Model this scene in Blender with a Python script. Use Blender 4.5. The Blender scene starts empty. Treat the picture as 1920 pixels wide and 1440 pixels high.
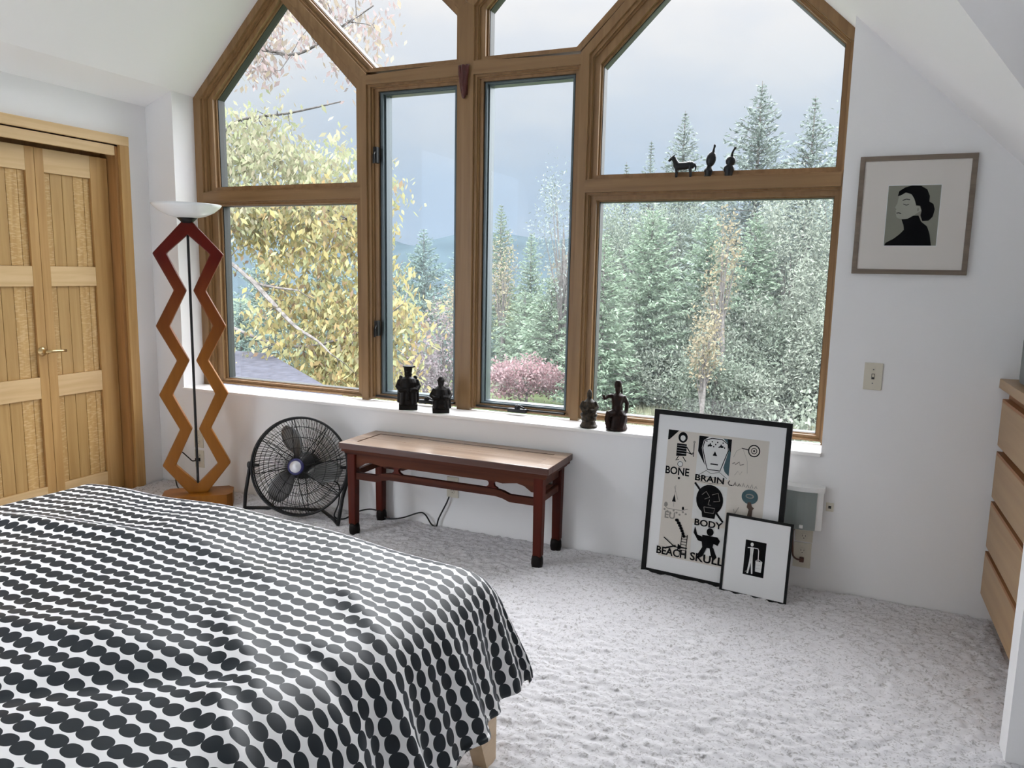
import bpy, math, random
import numpy as np
from mathutils import Vector, Matrix

random.seed(7)
rng = np.random.default_rng(11)
SC = bpy.context.scene
COL = SC.collection
PI = math.pi

# ------------------------------------------------------------------ camera
H_CAM, D_CAM = 1.42, 3.603
YAW, PITCH, ROLL = math.radians(-23.378), math.radians(-8.345), math.radians(1.1245)
cam_d = bpy.data.cameras.new('camera')
cam = bpy.data.objects.new('camera', cam_d)
COL.objects.link(cam)
cam_d.sensor_width = 36.0
cam_d.lens = 36.0 * 1422.6 / 1920.0
cam_d.clip_end = 3000
fw = Vector((math.sin(YAW) * math.cos(PITCH), math.cos(YAW) * math.cos(PITCH), math.sin(PITCH)))
rt0 = Vector((math.cos(YAW), -math.sin(YAW), 0))
up0 = rt0.cross(fw)
rt = rt0 * math.cos(ROLL) + up0 * math.sin(ROLL)
up = -rt0 * math.sin(ROLL) + up0 * math.cos(ROLL)
mw = Matrix((rt, up, -fw)).transposed().to_4x4()
mw.translation = Vector((0, -D_CAM, H_CAM))
cam.matrix_world = mw
SC.camera = cam

# ------------------------------------------------------------------ render look
SC.view_settings.view_transform = 'Standard'
SC.view_settings.look = 'None'
SC.view_settings.gamma = 1.0
SC.view_settings.use_curve_mapping = False
SC.view_settings.exposure = 0.40
SC.cycles.use_denoising = True
SC.cycles.max_bounces = 10
SC.cycles.diffuse_bounces = 5
SC.cycles.transparent_max_bounces = 16
SC.cycles.caustics_reflective = False
SC.cycles.caustics_refractive = False
SC.cycles.sample_clamp_indirect = 6.0

# ------------------------------------------------------------------ sky (overcast, brighter towards the zenith)
SKY_H, SKY_Z = 0.86, 7.0
world = bpy.data.worlds.new('overcast_sky')
SC.world = world
world.use_nodes = True
nt = world.node_tree
nt.nodes.clear()
out = nt.nodes.new('ShaderNodeOutputWorld')
bg = nt.nodes.new('ShaderNodeBackground')
tc = nt.nodes.new('ShaderNodeTexCoord')
sep = nt.nodes.new('ShaderNodeSeparateXYZ')
nt.links.new(tc.outputs['Generated'], sep.inputs[0])
ramp = nt.nodes.new('ShaderNodeValToRGB')
cr = ramp.color_ramp
cr.elements[0].position = 0.0
cr.elements[0].color = (0.30, 0.31, 0.30, 1)
cr.elements[1].position = 1.0
cr.elements[1].color = (SKY_Z, SKY_Z, SKY_Z * 1.02, 1)
for p, c in ((0.49, (0.36, 0.37, 0.36)), (0.505, (0.28, 0.35, 0.43)), (0.56, (0.37, 0.435, 0.505)), (0.60, (0.52, 0.56, 0.60)),
             (0.66, (0.70, 0.695, 0.695)), (0.74, (5.0, 5.05, 5.2))):
    e = cr.elements.new(p)
    e.color = (*c, 1)
half = nt.nodes.new('ShaderNodeMath')
half.operation = 'MULTIPLY_ADD'
half.inputs[1].default_value = 0.5
half.inputs[2].default_value = 0.5
nt.links.new(sep.outputs['Z'], half.inputs[0])
nt.links.new(half.outputs[0], ramp.inputs[0])
cloud = nt.nodes.new('ShaderNodeTexNoise')
cloud.inputs['Scale'].default_value = 5.0
cloud.inputs['Detail'].default_value = 5.0
cmap = nt.nodes.new('ShaderNodeMapping')
cmap.inputs['Scale'].default_value = (1, 1, 2.6)
nt.links.new(tc.outputs['Generated'], cmap.inputs[0])
nt.links.new(cmap.outputs[0], cloud.inputs['Vector'])
cramp = nt.nodes.new('ShaderNodeValToRGB')
cramp.color_ramp.elements[0].position = 0.40
cramp.color_ramp.elements[0].color = (0.91, 0.94, 0.98, 1)
cramp.color_ramp.elements[1].position = 0.58
cramp.color_ramp.elements[1].color = (1, 1, 1, 1)
nt.links.new(cloud.outputs['Fac'], cramp.inputs[0])
mul = nt.nodes.new('ShaderNodeMix')
mul.data_type = 'RGBA'
mul.blend_type = 'MULTIPLY'
mul.inputs['Factor'].default_value = 1.0
nt.links.new(ramp.outputs['Color'], mul.inputs[6])
nt.links.new(cramp.outputs['Color'], mul.inputs[7])
# sky made brighter behind the house, added as fill light for the room
bk = nt.nodes.new('ShaderNodeMapRange')
bk.interpolation_type = 'SMOOTHSTEP'
bk.inputs['From Min'].default_value = 0.1
bk.inputs['From Max'].default_value = -0.7
bk.inputs['To Min'].default_value = 1.0
bk.inputs['To Max'].default_value = 3.9
nt.links.new(sep.outputs['Y'], bk.inputs['Value'])
nt.links.new(mul.outputs[2], bg.inputs['Color'])
nt.links.new(bk.outputs[0], bg.inputs['Strength'])
nt.links.new(bg.outputs[0], out.inputs['Surface'])

# added broad soft sun lamp, strengthening the daylight through the windows
sun_d = bpy.data.lights.new('added_daylight', 'SUN')
sun_d.energy = 4
sun_d.angle = math.radians(75)
sun_d.color = (0.97, 0.985, 1.0)
sun = bpy.data.objects.new('added_daylight', sun_d)
COL.objects.link(sun)
sun.location = (3, 12, 12)
sun.rotation_euler = (-Vector((0.15, 0.85, 0.50))).to_track_quat('-Z', 'Y').to_euler()

# ------------------------------------------------------------------ mesh helpers
MW = {}          # world matrix of every object made here


class MB:
    def __init__(s):
        s.v = []; s.f = []; s.m = []; s.uv = None; s.mi = 0

    def add(s, vs, fs):
        o = len(s.v)
        s.v += [tuple(p) for p in vs]
        s.f += [tuple(i + o for i in q) for q in fs]
        s.m += [s.mi] * len(fs)
        return s

    def box(s, x0, x1, y0, y1, z0, z1, M=None):
        vs = [Vector((x, y, z)) for x in (x0, x1) for y in (y0, y1) for z in (z0, z1)]
        if M: vs = [M @ p for p in vs]
        return s.add(vs, [(0, 1, 3, 2), (4, 6, 7, 5), (0, 4, 5, 1), (2, 3, 7, 6), (0, 2, 6, 4), (1, 5, 7, 3)])

    def bbox(s, x0, x1, y0, y1, z0, z1, b=0.004, M=None):
        """box with chamfered edges"""
        import itertools
        b = min(b, (x1 - x0) * .45, (y1 - y0) * .45, (z1 - z0) * .45)
        bm = __import__('bmesh').new()
        vs = [bm.verts.new((x, y, z)) for x in (x0, x1) for y in (y0, y1) for z in (z0, z1)]
        for q in [(0, 1, 3, 2), (4, 6, 7, 5), (0, 4, 5, 1), (2, 3, 7, 6), (0, 2, 6, 4), (1, 5, 7, 3)]:
            bm.faces.new([vs[i] for i in q])
        import bmesh
        bmesh.ops.bevel(bm, geom=list(bm.edges), offset=b, segments=2, affect='EDGES', profile=0.7)
        bm.verts.index_update()
        pts = [(M @ v.co) if M else v.co.copy() for v in bm.verts]
        s.add(pts, [[v.index for v in f.verts] for f in bm.faces])
        bm.free()
        return s

    def prism(s, poly, a0, a1, fn):
        """poly list of (p,q); fn(p,q,a)->xyz; extruded between a0 and a1"""
        n = len(poly)
        vs = [fn(p, q, a0) for p, q in poly] + [fn(p, q, a1) for p, q in poly]
        fs = [tuple(range(n))[::-1], tuple(range(n, 2 * n))]
        fs += [(i, (i + 1) % n, n + (i + 1) % n, n + i) for i in range(n)]
        return s.add(vs, fs)

    def ring(s, P, Q, a0, a1, fn):
        """frame between polygon P (outer) and Q (inner), extruded a0..a1"""
        n = len(P)
        vs = [fn(*p, a0) for p in P] + [fn(*p, a0) for p in Q] + [fn(*p, a1) for p in P] + [fn(*p, a1) for p in Q]
        fs = []
        for i in range(n):
            j = (i + 1) % n
            fs += [(i, j, n + j, n + i), (n + i, n + j, 3 * n + j, 3 * n + i), (2 * n + i, 3 * n + i, 3 * n + j, 2 * n + j), (i, 2 * n + i, 2 * n + j, j)]
        return s.add(vs, fs)

    def tube(s, path, r, n=8, closed=False, cap=True):
        path = [Vector(p) for p in path]
        m = len(path)
        rs = r if isinstance(r, (list, tuple)) else [r] * m
        vs = []; fs = []
        prev = None
        for i, p in enumerate(path):
            if closed:
                t = (path[(i + 1) % m] - path[i - 1])
            else:
                t = path[min(i + 1, m - 1)] - path[max(i - 1, 0)]
            t = t.normalized() if t.length > 1e-9 else Vector((0, 0, 1))
            if prev is None:
                a = Vector((0, 0, 1)) if abs(t.z) < .9 else Vector((1, 0, 0))
                u = t.cross(a).normalized()
            else:
                u = (prev - t * prev.dot(t))
                u = u.normalized() if u.length > 1e-6 else t.orthogonal().normalized()
            prev = u
            w = t.cross(u)
            for k in range(n):
                a = 2 * PI * k / n
                vs.append(p + (u * math.cos(a) + w * math.sin(a)) * rs[i])
        seg = m if closed else m - 1
        for i in range(seg):
            j = (i + 1) % m
            for k in range(n):
                l = (k + 1) % n
                fs.append((i * n + k, i * n + l, j * n + l, j * n + k))
        if cap and not closed:
            fs.append(tuple(range(n))[::-1]); fs.append(tuple((m - 1) * n + k for k in range(n)))
        return s.add(vs, fs)

    def lathe(s, prof, n=24, M=None, cap=True):
        """profile of (r,z) turned about z"""
        vs = []; fs = []
        for r, z in prof:
            for k in range(n):
                a = 2 * PI * k / n
                p = Vector((r * math.cos(a), r * math.sin(a), z))
                vs.append(M @ p if M else p)
        for i in range(len(prof) - 1):
            for k in range(n):
                l = (k + 1) % n
                fs.append((i * n + k, i * n + l, (i + 1) * n + l, (i + 1) * n + k))
        if cap:
            if prof[0][0] > 1e-5: fs.append(tuple(range(n))[::-1])
            if prof[-1][0] > 1e-5: fs.append(tuple((len(prof) - 1) * n + k for k in range(n)))
        return s.add(vs, fs)

    def ball(s, c, r, M=None, n=12, m=8):
        r = r if isinstance(r, (tuple, list)) else (r, r, r)
        T = Matrix.Translation(Vector(c)) @ (M.to_4x4() if M else Matrix.Identity(4))
        vs = []; fs = []
        for i in range(m + 1):
            t = PI * i / m
            for k in range(n):
                a = 2 * PI * k / n
                vs.append(T @ Vector((r[0] * math.sin(t) * math.cos(a), r[1] * math.sin(t) * math.sin(a), r[2] * math.cos(t))))
        for i in range(m):
            for k in range(n):
                l = (k + 1) % n
                fs.append((i * n + k, (i + 1) * n + k, (i + 1) * n + l, i * n + l))
        return s.add(vs, fs)


def mesh_from(name, v, f, mats, mi=None, smooth=False):
    me = bpy.data.meshes.new(name)
    me.from_pydata([tuple(p) for p in v], [], f)
    for m in (mats if isinstance(mats, (list, tuple)) else [mats]):
        me.materials.append(m)
    if mi and any(mi): me.polygons.foreach_set('material_index', mi)
    if smooth: me.polygons.foreach_set('use_smooth', [True] * len(me.polygons))
    me.update()
    return me


def clean(me):
    import bmesh
    bm = bmesh.new(); bm.from_mesh(me)
    bmesh.ops.recalc_face_normals(bm, faces=bm.faces)
    bm.to_mesh(me); bm.free()


def tag(o, label=None, cat=None, group=None, kind=None):
    if label: o['label'] = label
    if cat: o['category'] = cat
    if group: o['group'] = group
    if kind: o['kind'] = kind
    return o


def thing(name, label, cat, loc=(0, 0, 0), rotz=0, group=None, kind=None):
    o = bpy.data.objects.new(name, None)
    COL.objects.link(o)
    o.location = loc; o.rotation_euler = (0, 0, rotz)
    o.empty_display_size = 0.05
    MW[o] = Matrix.Translation(Vector(loc)) @ Matrix.Rotation(rotz, 4, 'Z')
    return tag(o, label, cat, group, kind)


def part(name, mb, mat, parent, smooth=False, local=False, label=None, fix=True, sub=0):
    """a mesh under a thing (or under a part); mb in world space unless local"""
    M = MW[parent]
    v = mb.v if local else [M.inverted() @ Vector(p) for p in mb.v]
    me = mesh_from(name, v, mb.f, mat, mb.m, smooth)
    if fix: clean(me)
    o = bpy.data.objects.new(name, me)
    COL.objects.link(o)
    o.parent = parent
    MW[o] = M
    if label: o['label'] = label
    if sub:
        md = o.modifiers.new('subdiv', 'SUBSURF'); md.levels = sub; md.render_levels = sub
    return o


def solo(name, mb, mat, label, cat, group=None, kind=None, smooth=False, fix=True):
    a = np.array([tuple(p) for p in mb.v])
    lo, hi = a.min(0), a.max(0)
    c = Vector(((lo[0] + hi[0]) / 2, (lo[1] + hi[1]) / 2, lo[2]))
    me = mesh_from(name, [Vector(p) - c for p in mb.v], mb.f, mat, mb.m, smooth)
    if fix: clean(me)
    o = bpy.data.objects.new(name, me)
    COL.objects.link(o)
    o.location = c
    MW[o] = Matrix.Translation(c)
    return tag(o, label, cat, group, kind)


XZ = lambda p, q, a: (p, a, q)      # polygon in x,z ; extruded along y
YZ = lambda p, q, a: (a, p, q)
XY = lambda p, q, a: (p, q, a)


# ------------------------------------------------------------------ materials
def mat(name, col, rough=0.5, metal=0.0, spec=0.5, bump=None, noise=None, **kw):
    m = bpy.data.materials.new(name)
    m.use_nodes = True
    t = m.node_tree
    b = t.nodes['Principled BSDF']
    b.inputs['Base Color'].default_value = (*col, 1)
    b.inputs['Roughness'].default_value = rough
    b.inputs['Metallic'].default_value = metal
    b.inputs['Specular IOR Level'].default_value = spec
    for k, v in kw.items():
        b.inputs[k].default_value = v
    if noise or bump:
        tc = t.nodes.new('ShaderNodeTexCoord')
        n = t.nodes.new('ShaderNodeTexNoise')
        n.inputs['Scale'].default_value = (noise or bump)[0]
        n.inputs['Detail'].default_value = 4
        t.links.new(tc.outputs['Object'], n.inputs['Vector'])
    if noise:
        r = t.nodes.new('ShaderNodeValToRGB')
        d = noise[1]
        r.color_ramp.elements[0].position = 0.3; r.color_ramp.elements[1].position = 0.7
        r.color_ramp.elements[0].color = (*[max(0, c * (1 - d)) for c in col], 1)
        r.color_ramp.elements[1].color = (*[min(1, c * (1 + d)) for c in col], 1)
        t.links.new(n.outputs['Fac'], r.inputs[0])
        t.links.new(r.outputs[0], b.inputs['Base Color'])
    if bump:
        bp = t.nodes.new('ShaderNodeBump')
        bp.inputs['Strength'].default_value = bump[1]
        bp.inputs['Distance'].default_value = 0.01
        t.links.new(n.outputs['Fac'], bp.inputs['Height'])
        t.links.new(bp.outputs[0], b.inputs['Normal'])
    return m


def wood(name, c1, c2, axis='Z', scale=26.0, rough=0.42, island=0.25, fig=0.0, spec=0.4):
    m = bpy.data.materials.new(name)
    m.use_nodes = True
    t = m.node_tree
    b = t.nodes['Principled BSDF']
    b.inputs['Roughness'].default_value = rough
    b.inputs['Specular IOR Level'].default_value = spec
    tc = t.nodes.new('ShaderNodeTexCoord')
    mp = t.nodes.new('ShaderNodeMapping')
    s = [scale] * 3
    s['XYZ'.index(axis)] = scale * 0.05
    mp.inputs['Scale'].default_value = s
    t.links.new(tc.outputs['Object'], mp.inputs[0])
    geo = t.nodes.new('ShaderNodeNewGeometry')
    addv = t.nodes.new('ShaderNodeVectorMath')
    addv.operation = 'ADD'
    sc = t.nodes.new('ShaderNodeVectorMath'); sc.operation = 'SCALE'
    sc.inputs[0].default_value = (17.0, 31.0, 23.0)
    t.links.new(geo.outputs['Random Per Island'], sc.inputs['Scale'])
    t.links.new(mp.outputs[0], addv.inputs[0]); t.links.new(sc.outputs[0], addv.inputs[1])
    n = t.nodes.new('ShaderNodeTexNoise')
    n.inputs['Scale'].default_value = 1.0; n.inputs['Detail'].default_value = 5; n.inputs['Distortion'].default_value = 0.6
    t.links.new(addv.outputs[0], n.inputs['Vector'])
    r = t.nodes.new('ShaderNodeValToRGB')
    r.color_ramp.elements[0].position = 0.28; r.color_ramp.elements[0].color = (*c1, 1)
    r.color_ramp.elements[1].position = 0.72; r.color_ramp.elements[1].color = (*c2, 1)
    t.links.new(n.outputs['Fac'], r.inputs[0])
    hs = t.nodes.new('ShaderNodeHueSaturation')
    mr = t.nodes.new('ShaderNodeMapRange')
    mr.inputs['To Min'].default_value = 1 - island; mr.inputs['To Max'].default_value = 1 + island * 0.6
    t.links.new(geo.outputs['Random Per Island'], mr.inputs['Value'])
    t.links.new(mr.outputs[0], hs.inputs['Value'])
    src = r.outputs[0]
    if fig:      # cross figure of quarter-sawn boards
        w = t.nodes.new('ShaderNodeTexNoise'); w.inputs['Scale'].default_value = 1.0; w.inputs['Detail'].default_value = 2
        m2 = t.nodes.new('ShaderNodeMapping'); m2.inputs['Scale'].default_value = (30, 30, 110)
        m2.inputs['Rotation'].default_value = (0.5, 0, 0)
        t.links.new(tc.outputs['Object'], m2.inputs[0]); t.links.new(m2.outputs[0], w.inputs['Vector'])
        rr = t.nodes.new('ShaderNodeValToRGB')
        rr.color_ramp.elements[0].position = 0.50; rr.color_ramp.elements[0].color = (0, 0, 0, 1)
        rr.color_ramp.elements[1].position = 0.62; rr.color_ramp.elements[1].color = (fig, fig, fig, 1)
        t.links.new(w.outputs['Fac'], rr.inputs[0])
        gt = t.nodes.new('ShaderNodeMath'); gt.operation = 'GREATER_THAN'; gt.inputs[1].default_value = 0.5
        t.links.new(geo.outputs['Random Per Island'], gt.inputs[0])
        ml = t.nodes.new('ShaderNodeMath'); ml.operation = 'MULTIPLY'
        t.links.new(gt.outputs[0], ml.inputs[0]); t.links.new(rr.outputs[0], ml.inputs[1])
        mx = t.nodes.new('ShaderNodeMix'); mx.data_type = 'RGBA'
        t.links.new(ml.outputs[0], mx.inputs['Factor'])
        t.links.new(src, mx.inputs[6]); mx.inputs[7].default_value = (0.78, 0.60, 0.36, 1)
        src = mx.outputs[2]
    t.links.new(src, hs.inputs['Color'])
    t.links.new(hs.outputs[0], b.inputs['Base Color'])
    bp = t.nodes.new('ShaderNodeBump'); bp.inputs['Strength'].default_value = 0.12; bp.inputs['Distance'].default_value = 0.003
    t.links.new(n.outputs['Fac'], bp.inputs['Height']); t.links.new(bp.outputs[0], b.inputs['Normal'])
    return m


def glass(name, refl=0.05, tint=(1, 1, 1)):
    m = bpy.data.materials.new(name)
    m.use_nodes = True
    t = m.node_tree
    t.nodes.clear()
    o = t.nodes.new('ShaderNodeOutputMaterial')
    mx = t.nodes.new('ShaderNodeMixShader')
    tr = t.nodes.new('ShaderNodeBsdfTransparent'); tr.inputs[0].default_value = (*tint, 1)
    gl = t.nodes.new('ShaderNodeBsdfGlossy'); gl.inputs['Roughness'].default_value = 0.02
    fr = t.nodes.new('ShaderNodeFresnel'); fr.inputs['IOR'].default_value = 1.0 + refl * 9
    t.links.new(fr.outputs[0], mx.inputs[0])
    t.links.new(tr.outputs[0], mx.inputs[1]); t.links.new(gl.outputs[0], mx.inputs[2])
    t.links.new(mx.outputs[0], o.inputs['Surface'])
    return m


def leafmat(name, cols, trans=0.35, rough=0.6):
    m = bpy.data.materials.new(name)
    m.use_nodes = True
    t = m.node_tree
    t.nodes.clear()
    o = t.nodes.new('ShaderNodeOutputMaterial')
    geo = t.nodes.new('ShaderNodeNewGeometry')
    r = t.nodes.new('ShaderNodeValToRGB')
    while len(r.color_ramp.elements) < len(cols):
        r.color_ramp.elements.new(0.5)
    for i, c in enumerate(cols):
        r.color_ramp.elements[i].position = i / (len(cols) - 1)
        r.color_ramp.elements[i].color = (*c, 1)
    t.links.new(geo.outputs['Random Per Island'], r.inputs[0])
    d = t.nodes.new('ShaderNodeBsdfDiffuse'); tl = t.nodes.new('ShaderNodeBsdfTranslucent')
    mx = t.nodes.new('ShaderNodeMixShader'); mx.inputs[0].default_value = trans
    t.links.new(r.outputs[0], d.inputs[0]); t.links.new(r.outputs[0], tl.inputs[0])
    t.links.new(d.outputs[0], mx.inputs[1]); t.links.new(tl.outputs[0], mx.inputs[2])
    t.links.new(mx.outputs[0], o.inputs['Surface'])
    return m


M_wall = mat('white_wall_paint', (0.84, 0.84, 0.845), 0.85, bump=(90, 0.04))
M_ceil = mat('white_ceiling_paint', (0.88, 0.88, 0.885), 0.9)
M_trimw = mat('white_gloss_sill', (0.88, 0.87, 0.86), 0.35)
M_fir = wood('fir_window_wood', (0.20, 0.112, 0.048), (0.31, 0.185, 0.085), 'Z', 30, 0.35, 0.15)
M_firx = wood('fir_rail_wood', (0.20, 0.112, 0.048), (0.31, 0.185, 0.085), 'X', 30, 0.35, 0.15)
M_sash = mat('grey_metal_sash', (0.10, 0.13, 0.145), 0.35, 0.4)
M_gasket = mat('dark_gasket', (0.03, 0.035, 0.035), 0.5)
M_black = mat('black_metal', (0.008, 0.008, 0.009), 0.4, 0.0, spec=0.3)
M_glass = glass('window_glass', 0.055)
M_pglass = glass('picture_glass', 0.014)
M_oak = wood('oak_stile', (0.42, 0.235, 0.078), (0.56, 0.345, 0.135), 'Z', 30, 0.4, 0.12)
M_oaky = wood('oak_rail', (0.60, 0.40, 0.19), (0.72, 0.52, 0.28), 'Y', 30, 0.4, 0.12)
M_oakb = wood('oak_board', (0.43, 0.255, 0.088), (0.57, 0.37, 0.15), 'Z', 34, 0.42, 0.16, fig=0.30)
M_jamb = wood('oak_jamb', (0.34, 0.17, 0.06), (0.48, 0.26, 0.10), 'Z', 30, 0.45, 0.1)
M_brass = mat('satin_brass', (0.62, 0.47, 0.24), 0.28, 1.0)
M_plate = mat('ivory_plastic', (0.64, 0.60, 0.50), 0.4)
M_slot = mat('dark_slot', (0.03, 0.028, 0.025), 0.6)
M_dresser = wood('maple_drawer', (0.34, 0.21, 0.105), (0.44, 0.29, 0.155), 'Y', 18, 0.4, 0.06)
M_dresser_in = wood('dresser_edge', (0.26, 0.11, 0.04), (0.36, 0.17, 0.07), 'Y', 20, 0.5, 0.05)

# ------------------------------------------------------------------ room shell
S = 0.96
XL, XR = -3.85, -0.03
XC = (XL + XR) / 2
Z0 = 2.485


def zl(x): return Z0 + S * (x - XL)
def zr(x): return Z0 + S * (XR - x)
def yv(z): return -0.942 - (z - 2.23) / 0.98


ZA = zl(XC)
zs0 = Z0 - 0.354 * 0.40
ceil = MB()
T = 0.14


def slab(pts):
    n = len(pts)
    vs = [Vector(p) for p in pts] + [Vector(p) + Vector((0, 0, T)) for p in pts]
    ceil.add(vs, [tuple(range(n)), tuple(range(n, 2 * n))[::-1]] + [(i, n + i, n + (i + 1) % n, (i + 1) % n) for i in range(n)])


slab([(-4.25, .3, zs0), (XL, .3, Z0), (XL, yv(Z0), Z0), (-4.25, yv(zs0), zs0)])
slab([(XL, .3, Z0), (XC, .3, ZA), (XC, yv(ZA), ZA), (XL, yv(Z0), Z0)])
slab([(XC, .3, ZA), (1.3, .3, zr(1.3)), (1.3, yv(zr(1.3)), zr(1.3)), (XC, yv(ZA), ZA)])
slab([(-4.25, yv(zs0), zs0), (XL, yv(Z0), Z0), (XC, yv(ZA), ZA), (-4.25, yv(ZA), ZA)])
slab([(XC, yv(ZA), ZA), (1.3, yv(zr(1.3)), zr(1.3)), (1.3, yv(ZA), ZA)])
slab([(-4.25, yv(ZA), ZA), (1.3, yv(ZA), ZA), (1.3, -6, ZA), (-4.25, -6, ZA)])
solo('ceiling', ceil, M_ceil, 'white sloping gable ceiling above the bedroom', 'ceiling', kind='structure')

wf = MB()
wf.prism([(-4.25, 0), (-3.865, 0), (-3.865, 2.49), (-4.09, 2.395), (-4.25, 2.34)], 0, .3, XZ)
wf.prism([(-3.865, 0), (-.042, 0), (-.042, .63), (-3.865, .63)], 0, .3, XZ)
wf.prism([(-.042, 0), (1.3, 0), (1.3, zr(1.3) + .02), (-.042, zr(-.042) + .02)], 0, .3, XZ)
solo('wall_front', wf, M_wall, 'white wall under and around the big gable window', 'wall', kind='structure')

DY0, DY1 = -1.745, -0.215          # door opening along y
wl = MB()
wl.box(-4.25, -4.09, DY1, .0, 0, 2.40)
wl.box(-4.25, -4.09, DY0, DY1, 2.125, 2.40)
wl.box(-4.25, -4.09, -2.9, DY0, 0, 2.40)          # unseen opening added further back in this wall for extra daylight
wl.box(-4.25, -4.09, -6, -2.9, 0, .12)
wl.box(-4.25, -4.09, -6, -5.8, .12, 2.72)
wl.prism([(-6, 2.70), (-2.9, 2.70), (-2.9, 2.40), (-1.115, 2.40), (-3.074, 4.34), (-6, 4.34)], -4.25, -4.09, YZ)
solo('wall_left', wl, M_wall, 'white wall around the oak double doors', 'wall', kind='structure')
wr = MB()
wr.box(1.3, 1.45, -6, .3, 0, 4.4)
solo('wall_right', wr, M_wall, 'white wall behind the built-in dresser', 'wall', kind='structure')
wb = MB(); wb.box(-4.25, 1.45, -6.15, -6, -.1, 4.46)
solo('wall_back', wb, M_wall, 'white wall closing the room opposite the window', 'wall', kind='structure')
fl = MB()
fl.box(-4.25, 1.45, -6, .3, -.12, 0)


def carpet_mat():
    m = bpy.data.materials.new('grey_shag_carpet')
    m.use_nodes = True
    t = m.node_tree
    b = t.nodes['Principled BSDF']
    b.inputs['Roughness'].default_value = 0.95
    b.inputs['Specular IOR Level'].default_value = 0.1
    tc = t.nodes.new('ShaderNodeTexCoord')
    n = t.nodes.new('ShaderNodeTexNoise'); n.inputs['Scale'].default_value = 75; n.inputs['Detail'].default_value = 3; n.inputs['Distortion'].default_value = 1.2
    t.links.new(tc.outputs['Object'], n.inputs['Vector'])
    r = t.nodes.new('ShaderNodeValToRGB')
    r.color_ramp.elements[0].position = 0.34; r.color_ramp.elements[0].color = (0.40, 0.39, 0.39, 1)  # dark flecks partly paint in the shade between tufts
    r.color_ramp.elements[1].position = 0.48; r.color_ramp.elements[1].color = (0.67, 0.66, 0.68, 1)
    t.links.new(n.outputs['Fac'], r.inputs[0])
    t.links.new(r.outputs[0], b.inputs['Base Color'])
    return m


M_carpet = carpet_mat()
solo('floor', fl, M_carpet, 'floor covered by pale grey speckled carpet', 'floor', kind='structure')

# carpet pile: a fine height field of tufts over the part of the floor in view
nx, ny = 470, 360
gx = np.linspace(-4.08, 0.66, nx); gy = np.linspace(-2.95, -0.004, ny)
hh = rng.random((ny, nx))
k = np.array([1, 2, 1]) / 4.0
for ax in (0, 1):
    hh = (np.roll(hh, 1, ax) + 2 * hh + np.roll(hh, -1, ax)) / 4
big = rng.random((ny // 4 + 2, nx // 4 + 2))
big = np.kron(big, np.ones((4, 4)))[:ny, :nx]
for _ in range(3):
    for ax in (0, 1):
        big = (np.roll(big, 1, ax) + 2 * big + np.roll(big, -1, ax)) / 4
hz = 0.002 + 0.022 * np.clip(hh - 0.25, 0, 1) + 0.006 * (big - .3).clip(0)
X, Y = np.meshgrid(gx, gy)
X = X + rng.normal(0, .002, X.shape); Y = Y + rng.normal(0, .002, X.shape)
Y = np.minimum(Y, -0.003)
pv = np.stack([X, Y, hz], -1).reshape(-1, 3)
idx = np.arange(nx * ny).reshape(ny, nx)
q = np.stack([idx[:-1, :-1], idx[:-1, 1:], idx[1:, 1:], idx[1:, :-1]], -1).reshape(-1, 4)


def grid_mesh(name, v, quads, m, smooth=True):
    me = bpy.data.meshes.new(name)
    me.vertices.add(len(v)); me.vertices.foreach_set('co', np.ascontiguousarray(v, dtype=np.float32).ravel())
    n = len(quads); kk = quads.shape[1]
    me.loops.add(n * kk); me.loops.foreach_set('vertex_index', np.ascontiguousarray(quads, dtype=np.int32).ravel())
    me.polygons.add(n)
    me.polygons.foreach_set('loop_start', np.arange(0, n * kk, kk, dtype=np.int32))
    if smooth: me.polygons.foreach_set('use_smooth', np.ones(n, dtype=bool))
    me.materials.append(m)
    me.update(calc_edges=True)
    return me


pile = bpy.data.objects.new('carpet_pile', grid_mesh('carpet_pile', pv, q, M_carpet))
COL.objects.link(pile)
tag(pile, 'pale grey shaggy carpet pile covering the bedroom floor', 'carpet', kind='stuff')

wing = MB()
wing.box(.542, 1.3, -1.11, -1.02, 0, 2.25)
solo('wall_wing', wing, M_wall, 'short white wing wall at the end of the dresser', 'wall', kind='structure')

# ------------------------------------------------------------------ window trims and panes
YF, YB = 0.17, 0.30
sill = MB(); sill.bbox(-3.865, -.042, -.014, YF, .630, .648, .005)
solo('trim_sill', sill, M_trimw, 'white window sill ledge running under all the lower windows', 'window sill', kind='structure')
IN0 = 0.057


def gl_(x): return zl(x) - IN0      # inner edge of the sloping casing
def gr_(x): return zr(x) - IN0


XP = XC                                   # centre line
P1, P2 = (-2.61, -2.567), (-1.292, -1.248)
PC = (-1.971, -1.889)
JL, JR = -3.81, -0.05
ZB, ZM0, ZM1, ZU0, ZU1, ZV = .648, 1.83, 1.89, 2.455, 2.524, 2.80
ZPL, ZPH = 2.50, 2.513                    # where the diagonals leave the side posts


def trim(name, poly, label, m=M_fir, y0=YF):
    b = MB(); b.prism(poly, y0, YB, XZ)
    return solo(name, b, m, label, 'window trim', kind='structure')


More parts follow.
